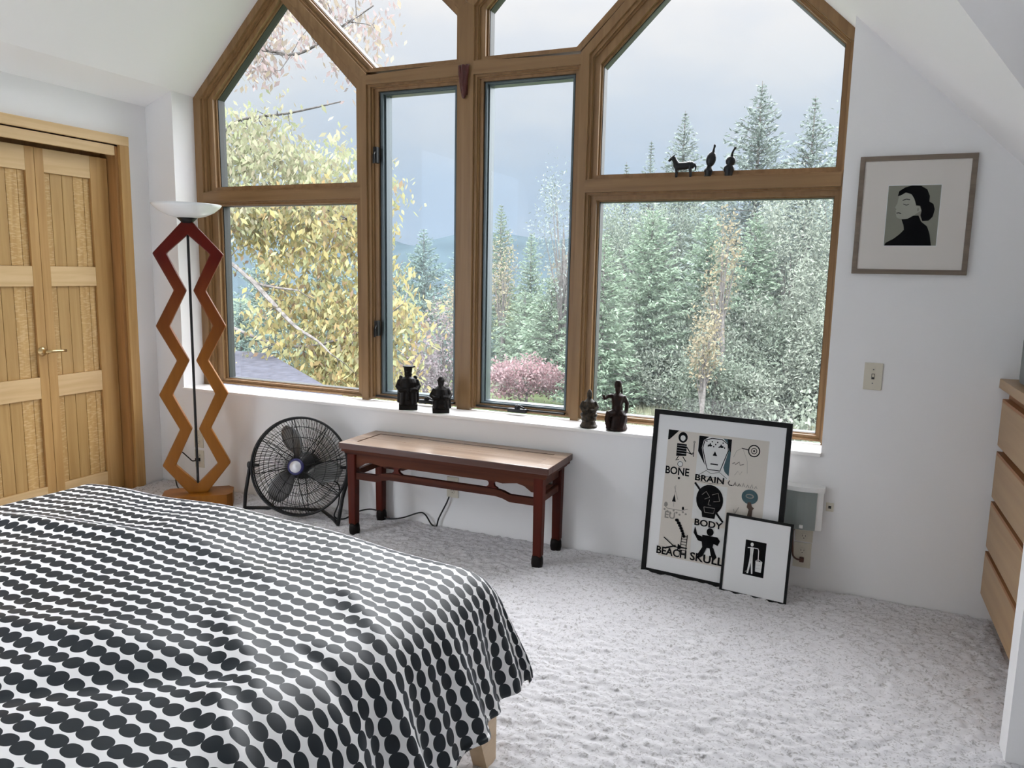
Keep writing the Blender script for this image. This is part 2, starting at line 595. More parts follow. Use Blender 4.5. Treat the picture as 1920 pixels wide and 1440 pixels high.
trim('trim_1', [(-3.865, ZB), (JL, ZB), (JL, gl_(JL)), (-3.865, zl(-3.865))], 'fir jamb beside the floor lamp')
trim('trim_2', [(JR, ZB), (-.020, ZB), (-.020, zr(-.020)), (JR, gr_(JR))], 'fir jamb beside the framed portrait wall')
trim('trim_3', [(P1[0], ZB), (P1[1], ZB), (P1[1], ZPH), (P1[0], ZPL)], 'fir post between the oak tree window and the casement')
trim('trim_4', [(P2[0], ZB), (P2[1], ZB), (P2[1], ZPL), (P2[0], ZPH)], 'fir post beside the large square window')
trim('trim_5', [(PC[0], ZB), (PC[1], ZB), (PC[1], ZV), ((PC[0] + PC[1]) / 2, ZV + .02), (PC[0], ZV)], 'wide fir post between the two casements')
trim('trim_6', [(JL, ZM0), (P1[0], ZM0), (P1[0], ZM1), (JL, ZM1)], 'fir rail above the lower window by the floor lamp', M_firx)
trim('trim_7', [(P2[1], ZM0), (JR, ZM0), (JR, ZM1), (P2[1], ZM1)], 'fir rail carrying the horse figurine', M_firx, y0=.16)
trim('trim_8', [(P1[1], ZU0), (PC[0], ZU0), (PC[0], ZU1), (P1[1], ZU1 - .02)], 'fir rail above the casement with the grey screen', M_firx)
trim('trim_9', [(PC[1], ZU0), (P2[0], ZU0), (P2[0], ZU1 - .02), (PC[1], ZU1)], 'fir rail above the casement with the crank', M_firx)
# sloping members
dA = lambda x: ZPL - S * (x - P1[0])      # lower edge of diagonal up from post 1
dB = lambda x: ZPH - S * (x - P1[1])


def meet_left(c):                          # line z = c - S x  with inner gable line
    x = (c - (gl_(0))) / (2 * S)
    return (x, gl_(x))


cA, cB = ZPL + S * P1[0], ZPH + S * P1[1]
cV0 = ZV + S * PC[0]; cV1 = cV0 + .06
A1, B1, V0, V1 = meet_left(cA), meet_left(cB), meet_left(cV0), meet_left(cV1)
mir = lambda p: (2 * XP - p[0], p[1])
pcm = (PC[0] + PC[1]) / 2
vb = (pcm, cV1 - S * pcm)
trim('trim_10', [(P1[0], ZPL), (P1[1], ZPH), B1, A1], 'diagonal fir mullion rising from the post by the oak tree')
trim('trim_11', [(P2[1], ZPL), (P2[0], ZPH), mir(B1), mir(A1)], 'diagonal fir mullion rising from the post by the square window')
trim('trim_12', [(PC[0], ZV), vb, V1, V0], 'short diagonal fir mullion branching from the centre post')
trim('trim_13', [(PC[1], ZV), vb, mir(V1), mir(V0)], 'second diagonal fir mullion branching from the centre post')
trim('trim_14', [(JL - .005, gl_(JL - .005)), (XP, gl_(XP)), (XP, zl(XP)), (JL - .055, zl(JL - .055))], 'sloping fir casing under the ceiling on the lamp side')
trim('trim_15', [(JR + .005, gr_(JR + .005)), (XP, gr_(XP)), (XP, zr(XP)), (JR + .05, zr(JR + .05))], 'sloping fir casing under the ceiling on the portrait side')


def inset(P, d):
    n = len(P); d = d if isinstance(d, (list, tuple)) else [d] * n
    c = Vector((sum(p[0] for p in P) / n, sum(p[1] for p in P) / n))
    L = []
    for i in range(n):
        a, b = Vector(P[i]), Vector(P[(i + 1) % n])
        t = (b - a).normalized(); nn = Vector((-t.y, t.x))
        if nn.dot(c - a) < 0: nn = -nn
        L.append((a + nn * d[i], t))
    Q = []
    for i in range(n):
        (p, u), (q_, w) = L[i - 1], L[i]
        den = u.x * w.y - u.y * w.x
        s = ((q_ - p).x * w.y - (q_ - p).y * w.x) / den
        Q.append(tuple(p + u * s))
    return Q


def lerp(P, G, t): return [(p[0] + (g[0] - p[0]) * t, p[1] + (g[1] - p[1]) * t) for p, g in zip(P, G)]


def window(n, P, G, label, sash=False):
    t = thing('window_%d' % n, label, 'window', (sum(p[0] for p in P) / len(P), YF, min(p[1] for p in P)), kind='structure')
    fr = MB()
    fr.ring(lerp(P, P, 0), lerp(P, G, .22), .186, YB, XZ)
    fr.ring(lerp(P, G, .22), lerp(P, G, .32), .200, YB, XZ)
    fr.ring(lerp(P, G, .32), lerp(P, G, .62 if sash else .80), .212, YB, XZ)
    part('window_frame', fr, M_fir, t)
    sa = MB()
    if sash:
        sa.ring(lerp(P, G, .62), lerp(P, G, .74), .226, YB, XZ)
        sa.mi = 1
        sa.ring(lerp(P, G, .74), lerp(P, G, .90), .222, YB, XZ)
        sa.ring(lerp(P, G, .90), G, .240, YB, XZ)
        part('sash', sa, [M_gasket, M_sash], t, label='grey metal casement sash')
    else:
        sa.ring(lerp(P, G, .80), lerp(P, G, .94), .236, YB, XZ)
        sa.mi = 1
        sa.ring(lerp(P, G, .94), G, .246, YB, XZ)
        part('glazing_bead', sa, [M_fir, M_gasket], t)
    pa = MB(); pa.add([XZ(*p, .254) for p in G], [tuple(range(len(G)))])
    part('pane', pa, M_glass, t, fix=False)
    return t


W1 = window(1, [(JL, ZB + .012), (P1[0], ZB + .012), (P1[0], ZM0), (JL, ZM0)], [(-3.715, .693), (-2.676, .693), (-2.676, 1.804), (-3.715, 1.804)],
            'lower fixed window showing the yellow oak and a grey roof')
P = [(JL, ZM1), (P1[0], ZM1), (P1[0], ZPL), A1, (JL, gl_(JL))]
window(2, P, [(-3.725, 1.93), (-2.674, 1.93), (-2.674, 2.447), (-3.197, 2.978), (-3.73, 2.465)], 'five-sided upper window full of oak branches')
W3 = window(3, [(P1[1], ZB + .012), (PC[0], ZB + .012), (PC[0], ZU0), (P1[1], ZU0)], [(-2.476, .700), (-2.03, .700), (-2.03, 2.402), (-2.476, 2.402)],
            'narrow casement window with bluish view and two dark statuettes before it', True)
W4 = window(4, [(PC[1], ZB + .012), (P2[0], ZB + .012), (P2[0], ZU0), (PC[1], ZU0)], [(-1.822, .700), (-1.352, .700), (-1.352, 2.407), (-1.822, 2.407)],
            'narrow casement window showing the pink shrub', True)
window(5, [(P2[1], ZB + .012), (JR, ZB + .012), (JR, ZM0), (P2[1], ZM0)], [(-1.187, .689), (-.078, .689), (-.078, 1.786), (-1.187, 1.786)],
       'large square fixed window above the leaning pictures')
P = [(P2[1], ZM1), (JR, ZM1), (JR, gr_(JR)), mir(A1), (P2[1], ZPL)]
window(6, P, [(-1.190, 1.925), (-.08, 1.925), (-.08, 2.452), (-.64, 2.985), (-1.19, 2.449)], 'five-sided upper window with spruce tops and three figurines')
P = [((cB - ZU1) / S, ZU1), (PC[0], ZU1), (PC[0], ZV), V0, B1]
window(7, P, inset(P, [.035, .05, .05, .05, .05]), 'upper sky window beside the oak branches')
P = [(PC[1], ZU1), mir(((cB - ZU1) / S, ZU1)), mir(B1), mir(V0), (PC[1], ZV)]
window(8, P, inset(P, [.035, .05, .05, .05, .06]), 'upper sky window beside the carved ornament')
P = [vb, mir(V1), (XP, gl_(XP)), V1]
window(9, P, inset(P, .05), 'diamond shaped window at the gable peak')


# casement hardware
def crank(t, x, x0, x1):
    b = MB()
    b.bbox(x0, x1, .190, .222, .660, .678, .004)
    o = part('crank_track', b, M_black, t)
    c = MB()
    c.bbox(x - .055, x + .055, .165, .198, .660, .682, .006)
    c.lathe([(.016, 0), (.014, .02), (.006, .026)], 12, Matrix.Translation((x, .178, .678)))
    c.tube([(x - .002, .178, .70), (x + .02, .17, .697), (x + .05, .155, .69)], [.006, .005, .006], 8)
    part('crank_handle', c, M_black, t)


crank(W4, -1.60, -1.86, -1.33)
crank(W3, -2.17, -2.53, -2.0)
for t, x, zz in ((W3, -2.515, 2.07), (W3, -2.515, 1.08)):
    b = MB()
    b.bbox(x - .012, x + .012, .178, .212, zz - .045, zz + .045, .004)
    b.tube([(x, .178, zz + .02), (x + .004, .160, zz), (x + .004, .158, zz - .05)], .006, 8)
    part('sash_lock', b, M_black, t)

# ------------------------------------------------------------------ oak doors
cas = MB()
cas.bbox(-4.09, -4.068, -.218, -.153, 0, 2.135, .003)
cas.bbox(-4.09, -4.068, DY0 - .065, DY0, 0, 2.135, .003)
solo('trim_door_casing', cas, M_oak, 'oak casing boards standing beside the double doors', 'door casing', kind='structure')
hd = MB()
hd.bbox(-4.09, -4.066, DY0 - .065, -.153, 2.135, 2.19, .003)
hd.bbox(-4.10, -4.080, DY0, -.245, 2.070, 2.128, .003)
solo('trim_door_head', hd, M_oaky, 'oak head casing above the double doors', 'door casing', kind='structure')
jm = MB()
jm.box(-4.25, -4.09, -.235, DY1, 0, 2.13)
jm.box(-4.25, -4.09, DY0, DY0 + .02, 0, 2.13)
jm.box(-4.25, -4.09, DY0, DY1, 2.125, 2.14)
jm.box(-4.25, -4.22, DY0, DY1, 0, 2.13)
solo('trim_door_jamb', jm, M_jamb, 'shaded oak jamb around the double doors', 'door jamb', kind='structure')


def door(n, ya, yb, label, handle):
    """leaf from ya (hinge side far) to yb; boards in three panels"""
    xf = -4.16
    t = thing('door_%d' % n, label, 'door', (xf - .02, (ya + yb) / 2, .012), kind='structure')
    y0, y1 = min(ya, yb), max(ya, yb)
    sw0, sw1 = (.052, .115) if n == 1 else (.115, .052)
    for s0, s1 in ((y0, y0 + sw0), (y1 - sw1, y1)):
        b = MB(); b.bbox(xf - .04, xf, s0, s1, .012, 2.055, .0025)
        part('stile', b, M_oak, t)
    i0, i1 = y0 + sw0, y1 - sw1
    for z0, z1 in ((.012, .136), (.655, .777), (1.292, 1.405), (1.925, 2.055)):
        b = MB(); b.bbox(xf - .04, xf - .0006, i0, i1, z0, z1, .002)
        part('rail', b, M_oaky, t)
    for z0, z1 in ((.136, .655), (.777, 1.292), (1.405, 1.925)):
        b = MB()
        w = (i1 - i0)
        cuts = [0, .14, .39, .63, .86, 1.0]
        for a, c in zip(cuts[:-1], cuts[1:]):
            b.bbox(xf - .034, xf - .014, i0 + w * a + .001, i0 + w * c - .001, z0, z1, .004)
        b.box(xf - .036, xf - .030, i0, i1, z0, z1)
        part('board_panel', b, M_oakb, t)
    if handle:
        yh, zh = y0 + .012 if n == 1 else y1 - .03, .925
        h = MB()
        h.lathe([(.027, 0), (.027, .004), (.018, .010), (.010, .014), (.010, .045), (.013, .05), (.0, .053)], 20,
                Matrix.Translation((xf, yh, zh)) @ Matrix.Rotation(PI / 2, 4, 'Y'))
        ho = part('door_handle', h, M_brass, t, smooth=True, label='brass lever handle')
        l = MB()
        l.tube([(xf + .045, yh, zh), (xf + .048, yh + .03, zh + .001), (xf + .047, yh + .085, zh), (xf + .043, yh + .115, zh - .002)], [.009, .008, .0075, .008], 10)
        part('lever', l, M_brass, ho, smooth=True)
    return t


door(1, -.240, -.694, 'oak bifold door leaf nearest the room corner', False)
door(2, -.6965, -1.150, 'oak door leaf with the brass lever handle', True)
door(3, -1.2, -1.72, 'oak door leaf farthest from the room corner', False)

# ------------------------------------------------------------------ bed
M_birch = wood('birch_bed_wood', (0.60, 0.43, 0.26), (0.72, 0.55, 0.36), 'Y', 20, 0.4, 0.06)
M_matt = mat('white_mattress_ticking', (0.8, 0.79, 0.77), 0.8)
BX0, BX1, BY0, BY1 = -2.50, -0.84, -3.90, -1.735
bed = thing('bed', 'low birch bed under the black dotted duvet', 'bed', ((BX0 + BX1) / 2, (BY0 + BY1) / 2, 0))
for x0, x1 in ((BX1 - .028, BX1), (BX0, BX0 + .028)):
    b = MB(); b.bbox(x0, x1, BY0, BY1, .142, .30, .006); part('side_rail', b, M_birch, bed)
for y0, y1 in ((BY1 - .028, BY1), (BY0, BY0 + .028)):
    b = MB(); b.bbox(BX0 + .03, BX1 - .03, y0, y1, .142, .30, .006); part('end_rail', b, M_birch, bed)
b = MB(); b.box(BX0 + .03, BX1 - .03, BY0 + .03, BY1 - .03, .24, .275); part('slat_base', b, M_birch, bed)
b = MB(); b.bbox(BX0 + .05, BX1 - .05, BY0 + .04, BY1 - .05, .275, .50, .05); part('mattress', b, M_matt, bed)
for sx, sy in ((1, 1), (0, 1), (1, 0), (0, 0)):
    x0 = (BX1 - .045) if sx else BX0
    b = MB()
    ya, yb = (BY1, BY1 - .115) if sy else (BY0, BY0 + .115)
    yc = ya + (yb - ya) * .48
    b.prism([(ya, 0.0), (ya, .30), (yb, .30), (yb, .145), (yc, 0.0)], x0 + .004, x0 + .049, YZ)
    part('leg', b, M_birch, bed)


def duvet_material():
    m = bpy.data.materials.new('black_dot_duvet_cotton')
    m.use_nodes = True
    t = m.node_tree
    b = t.nodes['Principled BSDF']
    b.inputs['Roughness'].default_value = 0.42
    b.inputs['Specular IOR Level'].default_value = 0.36
    b.inputs['Sheen Weight'].default_value = 0.06
    b.inputs['Sheen Roughness'].default_value = 0.4
    b.inputs['Sheen Tint'].default_value = (0.75, 0.85, 1, 1)
    L = t.links.new
    N = t.nodes.new
    uv = N('ShaderNodeUVMap'); uv.uv_map = 'cloth'
    sx = N('ShaderNodeSeparateXYZ'); L(uv.outputs[0], sx.inputs[0])

    def math_(op, a, b_=None, c_=None):
        n = N('ShaderNodeMath'); n.operation = op
        for i, v in enumerate((a, b_, c_)):
            if v is None: continue
            if isinstance(v, (int, float)): n.inputs[i].default_value = v
            else: L(v, n.inputs[i])
        return n.outputs[0]
    # strings of dots run along u; pitch across v
    wob = N('ShaderNodeTexNoise'); wob.inputs['Scale'].default_value = 7; wob.inputs['Detail'].default_value = 1
    L(uv.outputs[0], wob.inputs['Vector'])
    v = math_('ADD', math_('DIVIDE', sx.outputs['Y'], 0.0415), math_('MULTIPLY', wob.outputs['Fac'], 0.45))
    vi = math_('FLOOR', v)
    vf = math_('SUBTRACT', math_('FRACT', v), 0.5)
    wn = N('ShaderNodeTexWhiteNoise'); wn.noise_dimensions = '1D'; L(vi, wn.inputs['W'])
    u = math_('ADD', math_('DIVIDE', sx.outputs['X'], 0.0385), wn.outputs['Value'])
    ui = math_('FLOOR', u)
    uf = math_('SUBTRACT', math_('FRACT', u), 0.5)
    cv = N('ShaderNodeCombineXYZ'); L(ui, cv.inputs[0]); L(vi, cv.inputs[1])
    w2 = N('ShaderNodeTexWhiteNoise'); w2.noise_dimensions = '2D'; L(cv.outputs[0], w2.inputs['Vector'])
    s2 = N('ShaderNodeSeparateColor'); L(w2.outputs['Color'], s2.inputs[0])
    du = math_('ADD', uf, math_('MULTIPLY', math_('SUBTRACT', s2.outputs[0], .5), .04))
    dv = math_('ADD', vf, math_('MULTIPLY', math_('SUBTRACT', s2.outputs[1], .5), .12))
    ry = math_('ADD', math_('MULTIPLY', s2.outputs[2], .05), .375)
    a = math_('POWER', math_('ABSOLUTE', math_('DIVIDE', du, .52)), 2.2)
    c = math_('POWER', math_('ABSOLUTE', math_('DIVIDE', dv, ry)), 2.0)
    d = math_('ADD', a, c)
    lt = math_('LESS_THAN', d, 1.0)
    mx = N('ShaderNodeMix'); mx.data_type = 'RGBA'
    L(lt, mx.inputs['Factor'])
    mx.inputs[6].default_value = (0.84, 0.835, 0.84, 1)
    mx.inputs[7].default_value = (0.0035, 0.009, 0.0145, 1)
    L(mx.outputs[2], b.inputs['Base Color'])
    return m


M_duvet = duvet_material()


def over(s, R=.15, tmax=math.radians(70)):
    """cloth running over an edge: outward run and drop for arc length s (numpy)"""
    s = np.maximum(s, 0)
    t = np.minimum(s / R, tmax)
    o = R * np.sin(t); d = R * (1 - np.cos(t))
    e = np.maximum(s - R * tmax, 0)
    return o + e * math.cos(tmax) , d + e * math.sin(tmax)


EX1, EX0, EY1, EY0 = -0.985, -2.43, -1.80, -3.72     # where the cloth starts to fall
OV, OVS = .465, .415
nu, nv = 260, 300
us = np.linspace(EX0 - OVS, EX1 + OVS, nu)
vs_ = np.linspace(EY0, EY1 + OV, nv)
U, V = np.meshgrid(us, vs_)
s1 = np.maximum(U - EX1, 0) + np.maximum(EX0 - U, 0); sy_ = np.maximum(V - EY1, 0)
hyp = np.sqrt(s1 ** 2 + sy_ ** 2) + 1e-6
kc = 1 - .34 * (1 - np.maximum(s1, sy_) / hyp)          # rounded cloth corner
o1, d1 = over((U - EX1) * np.where(U > EX1, kc, 1)); o0, d0 = over((EX0 - U) * np.where(U < EX0, kc, 1)); oy, dy = over((V - EY1) * np.where(V > EY1, kc, 1))
PX = np.where(U > EX1, EX1 + o1, np.where(U < EX0, EX0 - o0, U))
PY = np.where(V > EY1, EY1 + oy, V)
dx = np.maximum(d1, d0)
drop = (dx ** 2.6 + dy ** 2.6) ** (1 / 2.6)
both = np.minimum(dx, dy)
PX = PX + np.sign(U - (EX0 + EX1) / 2) * both * -.11
PY = PY + both * .03
cx = (U - (EX0 + EX1) / 2) / 0.9; cy = (V - (-2.4)) / 1.4
top = .600 - .035 * (U + 1.7) + .050 * np.clip(1 - cx ** 2, 0, 1) * np.clip(1 - cy ** 2, 0, 1)
PZ = top - drop


def ridge(x0, y0, x1, y1, w, h):
    ax, ay = x1 - x0, y1 - y0
    L2 = ax * ax + ay * ay
    tt = ((U - x0) * ax + (V - y0) * ay) / L2
    dd = (-(U - x0) * ay + (V - y0) * ax) / math.sqrt(L2)
    f = np.clip(np.minimum(tt, 1 - tt) * 4 + .2, 0, 1)
    return h * np.exp(-(dd / w) ** 2) * f


for r in ((-2.6, -2.25, -1.7, -2.1, .05, .02), (-2.5, -2.5, -1.9, -2.42, .045, -.018), (-1.9, -2.0, -1.2, -2.15, .05, .010), (-2.2, -2.75, -1.2, -2.5, .06, .014),
          (-1.5, -2.9, -1.0, -2.4, .05, -.014), (-1.3, -2.3, -.9, -2.6, .04, .012), (-2.3, -1.95, -1.5, -1.95, .05, .008), (-1.15, -2.05, -.85, -2.25, .035, .012),
          (-1.1, -2.55, -.8, -2.75, .03, .014), (-1.05, -2.35, -.8, -2.42, .03, -.012)):
    PZ = PZ + ridge(*r)
PZ += .006 * np.sin(U * 5.3 + V * 3.1) * np.sin(V * 6.7 - U * 2.2) + .003 * np.sin(U * 13 + 1.7 * np.sin(V * 7))
# hanging folds on the sides and around the corner
fold = np.clip(dx / .25, 0, 1) ** 1.3
fr_ = .020 * np.sin(V * 25 + 2.2 * np.sin(V * 5.1)) + .012 * np.sin(V * 47 + 1.3)
PX += np.sign(U - (EX0 + EX1) / 2) * fold * fr_ * (1 - .3 * np.clip(both * 8, 0, 1))
foldy = np.clip(dy / .25, 0, 1) ** 1.3
PY += foldy * (.018 * np.sin(U * 21 + 1.8 * np.sin(U * 6)))
hem = np.where(dx > .3, .012 * np.sin(V * 9 + .6), 0)
PZ += hem
dv_v = np.stack([PX, PY, PZ], -1).reshape(-1, 3)
idx = np.arange(nu * nv).reshape(nv, nu)
dq = np.stack([idx[:-1, :-1], idx[:-1, 1:], idx[1:, 1:], idx[1:, :-1]], -1).reshape(-1, 4)
org = np.array([-1.7, -2.7, .18])
dme = grid_mesh('duvet', dv_v - org, dq, M_duvet)
uvl = dme.uv_layers.new(name='cloth')
uvv = np.stack([U, V], -1).reshape(-1, 2)[dq.ravel()]
uvl.data.foreach_set('uv', np.ascontiguousarray(uvv, dtype=np.float32).ravel())
duvet = bpy.data.objects.new('duvet', dme)
COL.objects.link(duvet)
duvet.location = org
tag(duvet, 'white duvet printed with strings of black dots, spread over the low bed', 'duvet')
sol = duvet.modifiers.new('thick', 'SOLIDIFY'); sol.thickness = .012; sol.offset = -1

# ------------------------------------------------------------------ zigzag floor lamp
def lamp_wood():
    m = wood('lacquered_lamp_wood', (0.21, 0.070, 0.007), (0.30, 0.112, 0.012), 'Z', 14, 0.36, 0.0, spec=0.2)
    t = m.node_tree
    b = t.nodes['Principled BSDF']
    tc = t.nodes.new('ShaderNodeTexCoord')
    sp = t.nodes.new('ShaderNodeSeparateXYZ'); t.links.new(tc.outputs['Object'], sp.inputs[0])
    r = t.nodes.new('ShaderNodeValToRGB')
    r.color_ramp.elements[0].position = 0.45; r.color_ramp.elements[0].color = (1, 1, 1, 1)
    r.color_ramp.elements[1].position = 0.86; r.color_ramp.elements[1].color = (0.40, 0.07, 0.25, 1)
    dv = t.nodes.new('ShaderNodeMath'); dv.operation = 'DIVIDE'; dv.inputs[1].default_value = 1.7
    t.links.new(sp.outputs['Z'], dv.inputs[0]); t.links.new(dv.outputs[0], r.inputs[0])
    src = b.inputs['Base Color'].links[0].from_socket
    mx = t.nodes.new('ShaderNodeMix'); mx.data_type = 'RGBA'; mx.blend_type = 'MULTIPLY'; mx.inputs['Factor'].default_value = 1
    t.links.new(src, mx.inputs[6]); t.links.new(r.outputs[0], mx.inputs[7])
    t.links.new(mx.outputs[2], b.inputs['Base Color'])
    return m


M_lamp = lamp_wood()
M_opal = mat('frosted_white_glass', (0.82, 0.85, 0.86), 0.25, **{'Transmission Weight': 0.0, 'Subsurface Weight': 0.0})
LTH = math.radians(40)
lamp = thing('floor_lamp', 'tall zigzag cherry wood floor lamp with a white glass bowl shade', 'floor lamp', (-3.447, -.3155, 0), LTH)
zz = [.262, .475, .682, .88, 1.08, 1.283, 1.490]
OUT, INN = .188, .085
BW = .073
for sgn, nm in ((-1, 'zigzag_post'), (1, 'zigzag_post')):
    outer = [(.052, .088)] + [((OUT if i % 2 == 0 else INN), z) for i, z in enumerate(zz)] + [(.030, 1.668)]
    inner = [(.0, .143)] + [((OUT - BW if i % 2 == 0 else INN - BW + .006), z) for i, z in enumerate(zz)] + [(.0, 1.598)]
    poly = [(0, .088)] + outer + [(0, 1.668)] + inner[::-1]
    # build as strips
    b = MB()
    o_ = [(0, .088)] + outer + [(0, 1.668)]
    i_ = [inner[0]] + inner + [inner[-1]]
    n = len(o_)
    vv = []
    for yy in (-.022, .022):
        vv += [(sgn * p, yy, q) for p, q in o_] + [(sgn * p, yy, q) for p, q in i_]
    ff = []
    for i in range(n - 1):
        ff += [(i, i + 1, n + i + 1, n + i), (2 * n + i, 3 * n + i, 3 * n + i + 1, 2 * n + i + 1), (i, 2 * n + i, 2 * n + i + 1, i + 1), (n + i, n + i + 1, 3 * n + i + 1, 3 * n + i)]
    b.add(vv, ff)
    o = part(nm, b, M_lamp, lamp, local=True)
    bv = o.modifiers.new('soft', 'BEVEL'); bv.width = .006; bv.segments = 2; bv.limit_method = 'ANGLE'; bv.angle_limit = math.radians(25)
b = MB()
b.prism([(-.165, -.10), (-.195, -.06), (-.195, .06), (-.165, .10), (.165, .10), (.195, .06), (.195, -.06), (.165, -.10)], 0.004, .09, XY)
part('lamp_base', b, M_lamp, lamp, local=True)
b = MB(); b.tube([(0, 0, .14), (0, 0, 1.60)], .0075, 10); part('rod', b, M_black, lamp, local=True, label='thin black rod')
b = MB(); b.lathe([(.030, 1.662), (.036, 1.672), (.055, 1.690), (.050, 1.694), (0, 1.694)], 24); part('socket_cup', b, M_black, lamp, local=True, smooth=True)
b = MB()
prof = [(.0, 1.688), (.05, 1.690), (.10, 1.702), (.145, 1.724), (.176, 1.750), (.188, 1.766), (.185, 1.767), (.172, 1.752), (.14, 1.728), (.10, 1.708), (.05, 1.697), (0, 1.695)]
b.lathe(prof, 48)
part('bowl_shade', b, M_opal, lamp, local=True, smooth=True, label='white frosted glass bowl')

# ------------------------------------------------------------------ black floor fan
FTH, FTI = math.radians(21), math.radians(12)
fan = thing('floor_fan', 'round black high-velocity floor fan standing between lamp and bench', 'fan', (-2.768, -.205, 0))
FM = Matrix.Translation((-2.768, -.225, .307)) @ Matrix.Rotation(FTH, 4, 'Z') @ Matrix.Rotation(-FTI, 4, 'X') @ Matrix.Rotation(PI / 2, 4, 'X')
# local fan frame: z towards the room, x right, y up
FR = .277
M_wire = mat('black_grille_wire', (0.009, 0.009, 0.009), 0.4, 0.0, spec=0.3)
M_blade = mat('grey_metal_blade', (0.22, 0.22, 0.22), 0.35, 0.7)
M_blue = mat('blue_badge_ring', (0.02, 0.02, 0.10), 0.4)
M_silver = mat('silver_badge', (0.62, 0.62, 0.66), 0.4, 0.5)


def circ(r, z, n=72): return [FM @ Vector((r * math.cos(2 * PI * i / n), r * math.sin(2 * PI * i / n), z)) for i in range(n)]


b = MB()
b.tube(circ(FR, 0), .0075, 8, closed=True); b.tube(circ(FR - .003, -.028), .005, 6, closed=True)
part('outer_ring', b, M_black, fan, smooth=True)


def grille(zf, sign, name, nw):
    b = MB()
    dome = lambda r: sign * (.060 * (1 - (r / FR) ** 2)) + (0 if sign > 0 else -.028)
    for i in range(nw):
        a = 2 * PI * i / nw
        pts = []
        for k in range(7):
            r = .042 + (FR - .042) * k / 6
            aa = a + .28 * (k / 6) ** 1.2
            pts.append(FM @ Vector((r * math.cos(aa), r * math.sin(aa), dome(r))))
        b.tube(pts, 0.0015, 4, cap=False)
    for r in (.105, .165, .225):
        b.tube(circ(r, dome(r), 48), .0017, 5, closed=True)
    b.tube(circ(.045, dome(.045), 32), .003, 6, closed=True)
    for i in range(8):
        a = 2 * PI * i / 8 + .2
        pts = [FM @ Vector((r * math.cos(a), r * math.sin(a), dome(r))) for r in (.04, .12, .2, FR)]
        b.tube(pts, .0026, 5, cap=False)
    return part(name, b, M_wire, fan)


grille(0, 1, 'front_grille', 100)
grille(0, -1, 'rear_grille', 56)
for kk in range(3):
    b = MB()
    a0 = 2 * PI * kk / 3 - .35
    rows = []
    for i in range(9):
        r = .045 + .20 * i / 8
        wid = .30 + .75 * math.sin(PI * min(1, (i + .6) / 8.6)) ** .8
        for j in range(7):
            s_ = (j / 6 - .5)
            a = a0 + s_ * wid * (.9 - .25 * i / 8) + .25 * i / 8
            rows.append(FM @ Vector((r * math.cos(a), r * math.sin(a), -.012 - s_ * .055)))
    ff = [(i * 7 + j, i * 7 + j + 1, (i + 1) * 7 + j + 1, (i + 1) * 7 + j) for i in range(8) for j in range(6)]
    b.add(rows, ff)
    o = part('fan_blade', b, M_blade, fan, smooth=True)
    md = o.modifiers.new('t', 'SOLIDIFY'); md.thickness = .002
b = MB()
b.lathe([(0, .045), (.035, .043), (.05, .03), (.052, -.03), (.075, -.045), (.078, -.15), (.062, -.18), (0, -.185)], 28, FM)
part('motor', b, M_black, fan, smooth=True)
b = MB()
b.lathe([(.045, .052), (.047, .064), (.040, .070), (.033, .071)], 28, FM, cap=False)
o = part('hub_ring', b, M_blue, fan, smooth=True)
b = MB(); b.lathe([(.034, .066), (.033, .0715), (0, .074)], 28, FM); part('badge', b, M_silver, o, smooth=True, label='silver round badge')
pl = FM @ Vector((-.292, 0, -.02)); pr = FM @ Vector((.292, 0, -.02))
b = MB()


def smooth_path(P, n=6):
    P = [Vector(p) for p in P]
    out_ = []
    for i in range(len(P) - 1):
        p0, p1, p2, p3 = P[max(i - 1, 0)], P[i], P[i + 1], P[min(i + 2, len(P) - 1)]
        for k in range(n):
            t = k / n
            out_.append(.5 * ((2 * p1) + (-p0 + p2) * t + (2 * p0 - 5 * p1 + 4 * p2 - p3) * t * t + (-p0 + 3 * p1 - 3 * p2 + p3) * t ** 3))
    return out_ + [P[-1]]


b.tube([pl, (-3.10, -.30, .12), (-3.145, -.262, .022), (-3.135, -.25, .016), (-2.95, -.155, .014), (-2.72, -.085, .014), (-2.56, -.19, .014), (-2.485, -.255, .016), (-2.478, -.262, .024), (-2.50, -.19, .15), pr], .0105, 10)
part('tube_stand', b, M_black, fan, smooth=True)
for p, s_ in ((pl, -1), (pr, 1)):
    b = MB()
    Mk = Matrix.Translation(p) @ Matrix.Rotation(FTH, 4, 'Z') @ Matrix.Rotation(PI / 2, 4, 'Y')
    b.lathe([(.018, -.012), (.02, 0), (.018, .014), (0, .015)], 14, Mk)
    d = FM @ Vector((s_ * .235, 0, .0)) - p
    b.tube([p, p + d], [.011, .008], 8)
    part('tilt_knob', b, M_black, fan)
b = MB()
b.tube(smooth_path([FM @ Vector((.06, -.08, -.14)), (-2.60, -.10, .20), (-2.548, -.16, .11), (-2.565, -.18, .03), (-2.52, -.15, .012), (-2.47, -.10, .045), (-2.41, -.055, .058), (-2.34, -.05, .05),
                    (-2.29, -.06, .022), (-2.20, -.045, .035), (-2.10, -.03, .075), (-2.06, -.028, .07), (-2.02, -.028, .02), (-1.99, -.026, .012), (-1.975, -.024, .06), (-1.93, -.022, .15), (-1.915, -.016, .19)], 6), .0042, 8)
part('power_cord', b, M_black, fan, smooth=True)

